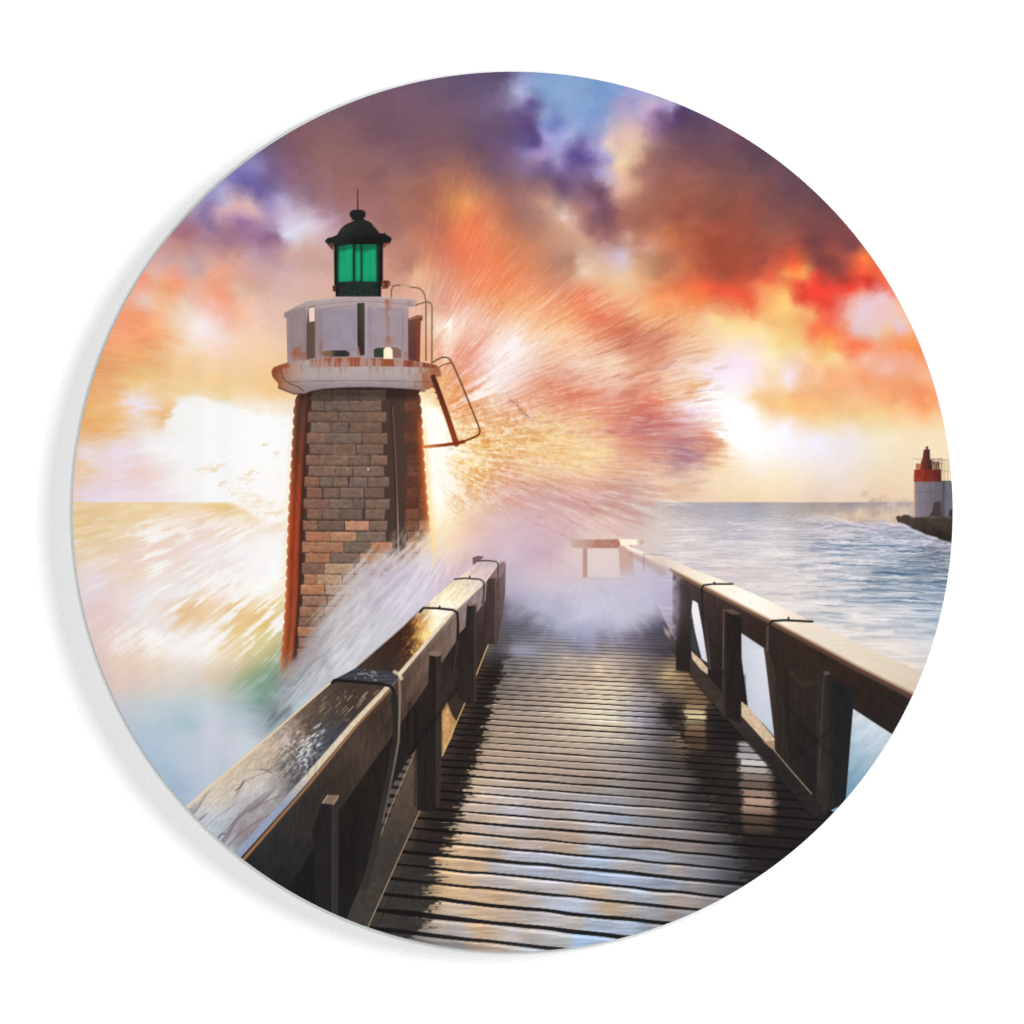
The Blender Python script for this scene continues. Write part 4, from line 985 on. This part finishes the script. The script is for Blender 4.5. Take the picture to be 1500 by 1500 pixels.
# side of the rail
LF = Field("400 1260 50 50 52 440 1200 60 55 52 480 1150 70 58 52 530 1090 92 75 65 560 1050 75 60 52 590 1010 105 82 70 620 970 130 105 90 650 930 150 125 110 680 895 165 145 140 700 870 160 140 140 720 850 150 115 115 640 960 135 108 92 380 1290 42 42 46 600 1040 98 78 68 420 1280 44 42 42 500 1170 66 56 50", (340, 820, 760, 1400))
def lface(x, y):
    dd = np.maximum(y - VY, 10); s = (x - VX) / dd
    g = fbm(s * 34, (y - x) / 70, 491, 3) + .7 * vnoise(x / 2.2, y / 13, 492)
    return np.clip(LF(x, y) * ((.80 + .12 * sstep(940, 860, y)) * (1 + .14 * g))[..., None], 0, 1)
q = part('rail_side', P_LR)
poly("352 1256 448 1150 520 1062 574 1005 669 893 709 856 728 830 738 822 741 828 730 850 707 886 669 938 613 1022 574 1078 495 1190 421 1302 390 1350".split(), lface, q, 1.3)
poly("708 828 741 822 740 838 727 850 709 858 722 838".split(), (128, 92, 92), None, 2.5, .5)
# posts on the inner side
def lpost(t, dk, lt, xs, pid, cap=None):
    poly(t.split(), lambda x, y: np.clip(mix(rgb(*dk), rgb(*lt), sstep(xs, xs + 3, x)) * (1 + .10 * vnoise(x / 2, y / 22, 495))[..., None], 0, 255) / 255, pid, 1.2)
    if cap:
        poly(cap.split(), (128, 108, 92), pid, 1.2)
q = part('post', P_LR); lpost("714 848 728 846 727 940 716 945 706 930", (60, 47, 45), (82, 66, 62), 723, q)
q = part('post', P_LR); lpost("684 886 698 884 697.5 1028 686 1034 670 1020 671 930 682 918", (43, 36, 34), (66, 54, 49), 693, q, "684 885 689 883.5 698.5 883.5 697 887 686 888")
q = part('post', P_LR); lpost("629 960 646.5 956 646.5 1120 645 1182 632 1190 611 1187 609 1040 626 1020", (37, 31, 30), (54, 45, 41), 639, q, "627 956 632 953.5 647 953.5 646 960 640 962 630 960")
stroke(P("640 962 639 1180"), 1.4, (92, 74, 62), None, 1.2, .5)
q = part('post', P_LR); lpost("471 1178 489 1172 496.5 1164 495 1345 480 1345 462 1330 458 1215", (33, 31, 31), (52, 47, 45), 485, q, "471 1177 481 1164.5 496 1164.5 494 1172 489 1178.5")
stroke(P("480 1165 473 1175"), 1.6, (206, 182, 152), None, 1.2, .8); stroke(P("496 1166 488 1178"), 1.6, (186, 152, 122), None, 1.2, .8)
stroke(P("487 1180 487 1340"), 1.3, (86, 76, 68), None, 1.2, .6)
for g, w, a in (("608 1040 608 1180", 3, .5), ("668 1000 668 1010", 3, .4), ("600 1030 596 1090", 5, .35), ("520 1200 516 1300", 6, .3), ("668 1010 640 1050 600 1105", 6, .35)):
    stroke(P(g), w, (20, 17, 17), None, 3, a)
# top of the rail: wet wood, dark and dry-bright patches
q = part('rail_top', P_LR)
LT = Field("""705 825 205 180 185 690 845 225 205 190 660 865 245 230 190 650 880 255 245 215 640 900 255 245 225 625 905 240 215 170 650 905 250 240 220 600 920 75 45 30 617 913 190 130 70 640 920 255 245 215
570 945 60 42 35 600 950 68 44 34 622 930 245 215 145 608 962 120 76 42 590 960 72 48 36 545 970 65 48 42 580 980 60 48 44 613 942 190 140 76 640 935 240 220 180
500 1010 70 58 52 550 1015 75 60 50 480 1040 85 72 62 520 1040 65 55 50 450 1060 100 85 75 500 1065 68 66 70 470 1090 78 82 92 440 1075 140 120 105 420 1080 175 160 150 400 1100 195 175 155
440 1110 130 122 118 420 1120 122 114 110 450 1120 82 82 90 370 1120 200 185 165 340 1150 210 195 175 380 1140 205 195 185 420 1140 142 134 130 310 1175 215 205 190 360 1170 190 190 195 400 1165 190 185 185
290 1190 205 205 205 330 1200 185 190 200 370 1195 168 163 168 400 1185 152 142 142 320 1220 180 188 200 350 1225 152 142 144 340 1240 172 172 182 370 1220 142 132 134 300 1205 190 198 210 430 1145 100 98 100""", (260, 800, 740, 1270), 3.0, 2.0)
def ltop(x, y):
    dd = np.maximum(y - VY, 10); s = (x - VX) / dd
    t = np.log(dd)
    ax, ay = .66, -.75                          # along the rail
    al = (x * ax + y * ay); ac = (x * .75 + y * .66)
    w = fbm(al / 16, ac / 6, 501, 4)
    c = LT(x + 9 * fbm(al / 10, ac / 5, 503, 4), y + 9 * fbm(al / 10, ac / 5, 505, 4)) * 255
    rip = fbm(al / 7 + 2 * w, ac / 2.6, 507, 3)
    mid = np.exp(-(((x - 445) / 40) ** 2 + ((y - 1105) / 42) ** 2))
    c = c * (1 + (.10 + .55 * mid) * rip)[..., None]
    gl = sstep(.35, .6, fbm(al / 5, ac / 2.6, 509, 3) + .5 * np.exp(-(((x - 447) / 14) ** 2 + ((y - 1098) / 34) ** 2)) - .15) * mid
    c = mix(c, rgb(232, 232, 238) + 0 * c, gl * .75)
    gd = sstep(.15, .5, fbm(al / 6, ac / 3, 511, 3)) * np.exp(-(((x - 612) / 16) ** 2 + ((y - 945) / 34) ** 2))
    c = mix(c, rgb(250, 205, 110) + 0 * c, gd * .8)
    # long grain lines in the near plank
    gr = sstep(.55, .8, vnoise(ac / 9 + .9 * vnoise(al / 60, ac / 30, 513), al / 90, 515)) * sstep(1130, 1165, y)
    c = mix(c, rgb(118, 104, 106) + 0 * c, gr * .55)
    sc = sstep(.5, .8, fbm(al / 8, ac / 1.6, 517, 2)) * sstep(1085, 1050, y) * sstep(1000, 1020, y)
    c = mix(c, rgb(190, 160, 130) + 0 * c, sc * .5)
    return np.clip(c, 0, 255) / 255
poly("272 1184 380 1092 487 998 520 980 590 919 616 893 667 849 694 828 702 816 732 820 728 830 709 856 669 893 583 987 574 1005 520 1062 448 1150 352 1256 300 1300 240 1210".split(), ltop, q, 1.2)
stroke(P("262 1192 380 1090.5 488 997"), (3.6, 2.4), (236, 214, 176), q, 1.6, .9)
stroke(P("520 979 590 918 616 892.5"), 1.4, (120, 92, 74), None, 1.4, .6)
# knot and cracks in the near plank
for g, w, c in (("345 1158 352 1153 358 1144", 2.2, (40, 30, 28)), ("358 1144 372 1138 386 1132 395 1127", 1.6, (120, 108, 98)), ("380 1127 390 1127.5 397 1132", 2.2, (72, 60, 52)), ("360 1129 378 1128", 1.0, (140, 126, 112)), ("395 1127 410 1112 418 1102", 1.2, (96, 84, 76)),
                ("300 1213 318 1197 345 1178", 1.3, (130, 124, 126)), ("318 1228 334 1213 352 1196 376 1180 412 1164", 1.6, (112, 100, 104)), ("334 1240 350 1222 372 1206 398 1192", 2.0, (112, 96, 100)), ("318 1230 324 1222 330 1221", 2.4, (70, 66, 70)), ("350 1206 372 1186 396 1172 425 1160", 1.2, (126, 116, 118))):
    stroke(P(g), w * .8, c, None, 1.6, .6)
# bright worn arris on the inner edge
arris = lambda x, y: mix(mix(rgb(150, 162, 186), rgb(222, 204, 178), sstep(1190, 1120, y)), rgb(232, 214, 182), sstep(1000, 900, y)) * (1 + .06 * vnoise(x / 3, y / 3, 521))[..., None] / 255
stroke(P("346 1255 446 1144 518 1060 570 1004"), (11, 6.5), arris, q, 2)
stroke(P("354 1262 452 1150 523 1063 572 1010"), (4.5, 2.0), (176, 122, 80), q, 2, .85)
stroke(P("584 989 628 937 668 891"), (6, 3.5), arris, q, 2)
stroke(P("671 890 708 855 727 830"), (3, 1.6), (236, 214, 186), q, 2, .7)
# ripples round the knot, where the wet grain catches the light
for k in range(11):
    r_ = 20 + 4.4 * k
    a_ = np.radians(np.linspace(-78 + 2 * k, 22 - k, 14))
    w_ = np.random.RandomState(k).randn(14) * 1.0
    stroke(np.stack([402 + (r_ + w_) * np.cos(a_), 1124 + (r_ * .82 + w_) * np.sin(a_)], 1), 1.3, (92, 84, 80) if k % 2 else (222, 218, 216), None, 1.4, .5 * (1 - abs(k - 6) / 8))
n = np.random.RandomState(9)
for k in range(60):
    t_ = n.uniform(0, 1); px_, py_ = 428 + 40 * t_ + n.normal(0, 8), 1066 + 70 * (1 - t_) * n.uniform(.6, 1.2) + n.normal(0, 8) * .6
    stroke([(px_ - 2, py_ + 1.6), (px_ + 2, py_ - 1.6)], n.uniform(1, 2.2), (232, 234, 240), None, 1.4, n.uniform(.2, .75))
for k in range(26):
    px_, py_ = n.uniform(470, 560), n.uniform(1012, 1060)
    if (py_ - 1005) > 1.13 * (574 - px_) - 8 or (py_ - 998) < -.86 * (px_ - 487) + 8: continue
    stroke([(px_ - 4, py_ + 4), (px_ + 3, py_ - 3)], 1.4, (206, 176, 146), None, 1.4, n.uniform(.3, .7))
# straps over the rail
q = part('strap', P_LR, 'nearest and broadest iron strap')
poly("487 996 500 990 520 979 548 982 583 985 585 992 574 1004 560 1001 520 996".split(), lambda x, y: np.clip(rgb(62, 63, 68) + 60 * sstep(.25, .6, fbm(x / 5, y / 3, 531, 3) * np.exp(-((x - 542) / 22) ** 2) * 2)[..., None] + 12 * vnoise((y + x * .1) / 1.8, x / 40, 532)[..., None], 0, 255) / 255, q)
stroke(P("486.5 1000 490 996.5 520 998.5 560 1002 572 1005.5 577 1012 578 1025"), 4.2, (27, 27, 29), q, 1.4)
stroke(P("577 1020 580 1050 580 1085 572 1130 562 1180 548 1245 534 1300"), (9, 10), lambda x, y: mix(rgb(40, 38, 38), rgb(52, 46, 44), sstep(1020, 1200, y)) / 255, q, 1.5)
stroke(P("585 992 586 1020 585 1055 584 1085 577 1125 567 1175 560 1205"), (3.6, 2.2), lambda x, y: mix(rgb(150, 128, 110), rgb(108, 96, 88), sstep(1060, 1180, y)) / 255, q, 1.6, .85)
stroke(P("578 984 585 988 588 994"), 5, (232, 214, 186), None, 2, .8)
q = part('strap', P_LR)
stroke(P("615 897 620 890.5 640 891 664 893.5 670 898 671 915 670 940"), (3.0, 4.0), (34, 32, 32), q, 1.3); stroke(P("644 888 644.5 891.5"), 2.4, (40, 36, 34), q)
stroke(P("671 940 668 960 664 985"), (3, 1.5), (70, 58, 54), None, 1.5, .7)
q = part('strap', P_LR)
stroke(P("666 848.5 680 847 703 848.5 708.5 852 709 870 707 884"), 2.2, (40, 38, 38), q, 1.2); stroke(P("688 844 688.5 847"), 2, (44, 40, 38), q)
q = part('strap', P_LR)
stroke(P("699 822 712 821 727 822.5 729.5 826 729.5 850 728 862"), 1.9, (56, 46, 48), q, 1.2)
poly("692 817 700 814 708 815 707 818 700 822 693 828".split(), (104, 72, 74), P_LR, 1.5, .85)

# ---- mist breaking over the far boards, in front of everything there
sl = box(690, 790, 1020, 960)
x, y = X[sl], Y[sl]
P_MIST = part('printed_mist', None, 'lilac cloud of spray breaking across the far end of the boardwalk')
IDS[sl] = np.where((IDS[sl] != P_LR) & (y > 848) & (y < mistedge(x) + 2) & (x > 741) & (x < 985), P_MIST, IDS[sl])
for cx_, cy_, rx, ry_, a, c in ((968, 868, 22, 34, .55, (186, 178, 202)), (985, 890, 12, 26, .35, (172, 164, 188)), (938, 846, 26, 18, .45, (198, 186, 204)), (752, 850, 16, 44, .35, (192, 174, 192)), (748, 900, 12, 22, .25, (150, 145, 168))):
    put(sl, np.exp(-((x - cx_) / rx) ** 2 - ((y - cy_) / ry_) ** 2) * a * (1 + .3 * raym[sl]), c)
ray = raym[sl] * np.exp(-((x - 860) / 90) ** 2 - ((y - 885) / 38) ** 2)
put(sl, np.exp(-((x - 868) / 74) ** 4 - ((y - 884 - .0009 * (x - 868) ** 2) / 34) ** 4) * (.38 + .3 * fbm(x / 30, y / 22, 426, 4)), (206, 204, 220))
put(sl, np.exp(-((x - 800) / 60) ** 2 - ((y - 846) / 26) ** 2) * .3, (222, 208, 214))
soft = fbm(x / 34, y / 20, 425, 5, .6)
haze = np.exp(-((x - 858) / 105) ** 2 - ((y - 890) / 40) ** 2)
put(sl, np.clip(ray, 0, 1) * .10 + np.clip(soft, 0, 1) * .5 * haze, (216, 212, 226)); put(sl, np.clip(-ray, 0, 1) * .10 + np.clip(-soft, 0, 1) * .4 * haze, (142, 138, 168))
# the ink has a faint tooth
COL *= (1 + .012 * fbm(X / 2.2, Y / 2.2, 601, 2))[..., None]
COL *= (1 - sstep(640, 330, X) * (.030 + .012 * vnoise(X / 22, X * 0, 603)) * sstep(420, 600, Y))[..., None]  # glass dimming and soft upright bands on the left, put into the ink colour
COL[:] = np.clip(COL, 0, 1)

# ---------------------------------------------------------------- the panel in the room
root = bpy.data.objects.new('round_wall_print', None)
scene.collection.objects.link(root)
root.location = at(CX, CY, 0)
root['label'] = 'round glossy glass print of a lighthouse and boardwalk in stormy sunset surf'
root['category'] = 'wall print'


def child(name, me, parent, label=None):
    o = bpy.data.objects.new(name, me)
    scene.collection.objects.link(o)
    o.parent = parent
    if label:
        o['label'] = label
    return o


def lathe_y(profile, n):
    """profile of (radius, y) turned about the y axis, closed at both ends"""
    vs, fs = [], []
    for r, y in profile:
        for k in range(n):
            a = 2 * math.pi * k / n
            vs.append((r * math.cos(a), y, r * math.sin(a)))
    for i in range(len(profile) - 1):
        for k in range(n):
            fs.append((i * n + k, i * n + (k + 1) % n, (i + 1) * n + (k + 1) % n, (i + 1) * n + k))
    fs.append(tuple(range(n))[::-1]); fs.append(tuple((len(profile) - 1) * n + k for k in range(n)))
    return vs, fs


R = RAD * MM
m, N, L, B = new_mat('glass_panel_edge')
tc = N.new('ShaderNodeTexCoord'); nz = N.new('ShaderNodeTexNoise'); nz.inputs['Scale'].default_value = 25
rp = N.new('ShaderNodeValToRGB')
rp.color_ramp.elements[0].color = (.52, .60, .57, 1); rp.color_ramp.elements[1].color = (.60, .67, .64, 1)
L.new(tc.outputs['Object'], nz.inputs['Vector']); L.new(nz.outputs['Fac'], rp.inputs['Fac']); L.new(rp.outputs['Color'], B.inputs['Base Color'])
B.inputs['Roughness'].default_value = .12
vs, fs = lathe_y([(R - .0003, FRONT + .00015), (R - .0002, FRONT + .0003), (R - .0002, FRONT + .0033), (R - .0008, FRONT + .004)], 720)
me = bpy.data.meshes.new('glass_panel'); me.from_pydata(vs, [], fs); me.materials.append(m)
child('glass_panel', me, root)
m2, N, L, B = new_mat('spacer_metal')
tc = N.new('ShaderNodeTexCoord'); nz = N.new('ShaderNodeTexNoise'); nz.inputs['Scale'].default_value = 90
L.new(tc.outputs['Object'], nz.inputs['Vector']); L.new(nz.outputs['Fac'], B.inputs['Roughness'])
B.inputs['Base Color'].default_value = (.55, .55, .56, 1); B.inputs['Metallic'].default_value = 1
for sx, sz in ((-.17, .17), (.17, .17), (-.17, -.17), (.17, -.17)):
    vs, fs = lathe_y([(.012, FRONT + .004), (.012, -.001), (.014, -.0005), (.014, .0005)], 32)
    vs = [(a + sx, b, c + sz) for a, b, c in vs]
    me = bpy.data.meshes.new('wall_spacer'); me.from_pydata(vs, [], fs); me.materials.append(m2)
    child('wall_spacer', me, root)

# glossy printed face: ink colour from the sheet, a clear even gloss over it
m, N, L, B = new_mat('printed_ink')
at_n = N.new('ShaderNodeAttribute'); at_n.attribute_name = 'ink'; at_n.attribute_type = 'GEOMETRY'
tc = N.new('ShaderNodeTexCoord'); nz = N.new('ShaderNodeTexNoise'); nz.inputs['Scale'].default_value = 1400; nz.inputs['Detail'].default_value = 1
mr = N.new('ShaderNodeMapRange'); mr.inputs['To Min'].default_value = .975; mr.inputs['To Max'].default_value = 1.025
mx = N.new('ShaderNodeMix'); mx.data_type = 'RGBA'; mx.blend_type = 'MULTIPLY'; mx.inputs['Factor'].default_value = 1
L.new(tc.outputs['Object'], nz.inputs['Vector']); L.new(nz.outputs['Fac'], mr.inputs['Value'])
L.new(at_n.outputs['Color'], mx.inputs['A']); L.new(mr.outputs['Result'], mx.inputs['B']); L.new(mx.outputs['Result'], B.inputs['Base Color'])
B.inputs['Roughness'].default_value = .03
B.inputs['Specular IOR Level'].default_value = .25

INK = .712                                    # reflectance of the unprinted white base
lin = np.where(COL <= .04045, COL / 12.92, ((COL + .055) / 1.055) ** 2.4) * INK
dx, dy = X - CX, Y - CY
rr = np.sqrt(dx * dx + dy * dy)
pull = np.where(rr > RAD, RAD / np.maximum(rr, 1), 1)
px = (dx * pull * MM).astype(np.float32); pz = (-dy * pull * MM).astype(np.float32)
inside = rr < RAD - .05
cell_in = inside[:-1, :-1] | inside[1:, :-1] | inside[:-1, 1:] | inside[1:, 1:]
cell_id = IDS[:-1, :-1]
made = {}
for pid in range(1, len(PARTS) + 1):
    name, par, label = PARTS[pid - 1]
    jj, ii = np.nonzero(cell_in & (cell_id == pid))
    if len(jj) == 0:
        continue
    a = jj * NX + ii
    quad = np.stack([a + NX, a + NX + 1, a + 1, a], 1)      # faces look towards the camera (-y)
    used, inv = np.unique(quad.ravel(), return_inverse=True)
    nv, nf = len(used), len(quad)
    co = np.zeros((nv, 3), np.float32)
    co[:, 0] = px.ravel()[used]; co[:, 1] = FRONT; co[:, 2] = pz.ravel()[used]
    me = bpy.data.meshes.new(name)
    me.vertices.add(nv); me.loops.add(nf * 4); me.polygons.add(nf)
    me.vertices.foreach_set('co', co.ravel())
    me.loops.foreach_set('vertex_index', inv.astype(np.int32).ravel())
    me.polygons.foreach_set('loop_start', np.arange(0, nf * 4, 4, dtype=np.int32))
    me.update(calc_edges=True)
    col = np.ones((nv, 4), np.float32)
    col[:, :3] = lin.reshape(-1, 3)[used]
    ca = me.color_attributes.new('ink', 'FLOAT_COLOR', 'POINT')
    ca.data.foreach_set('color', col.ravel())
    me.materials.append(m)
    made[pid] = child(name, me, root if par == -1 else made.get(par, root), label)
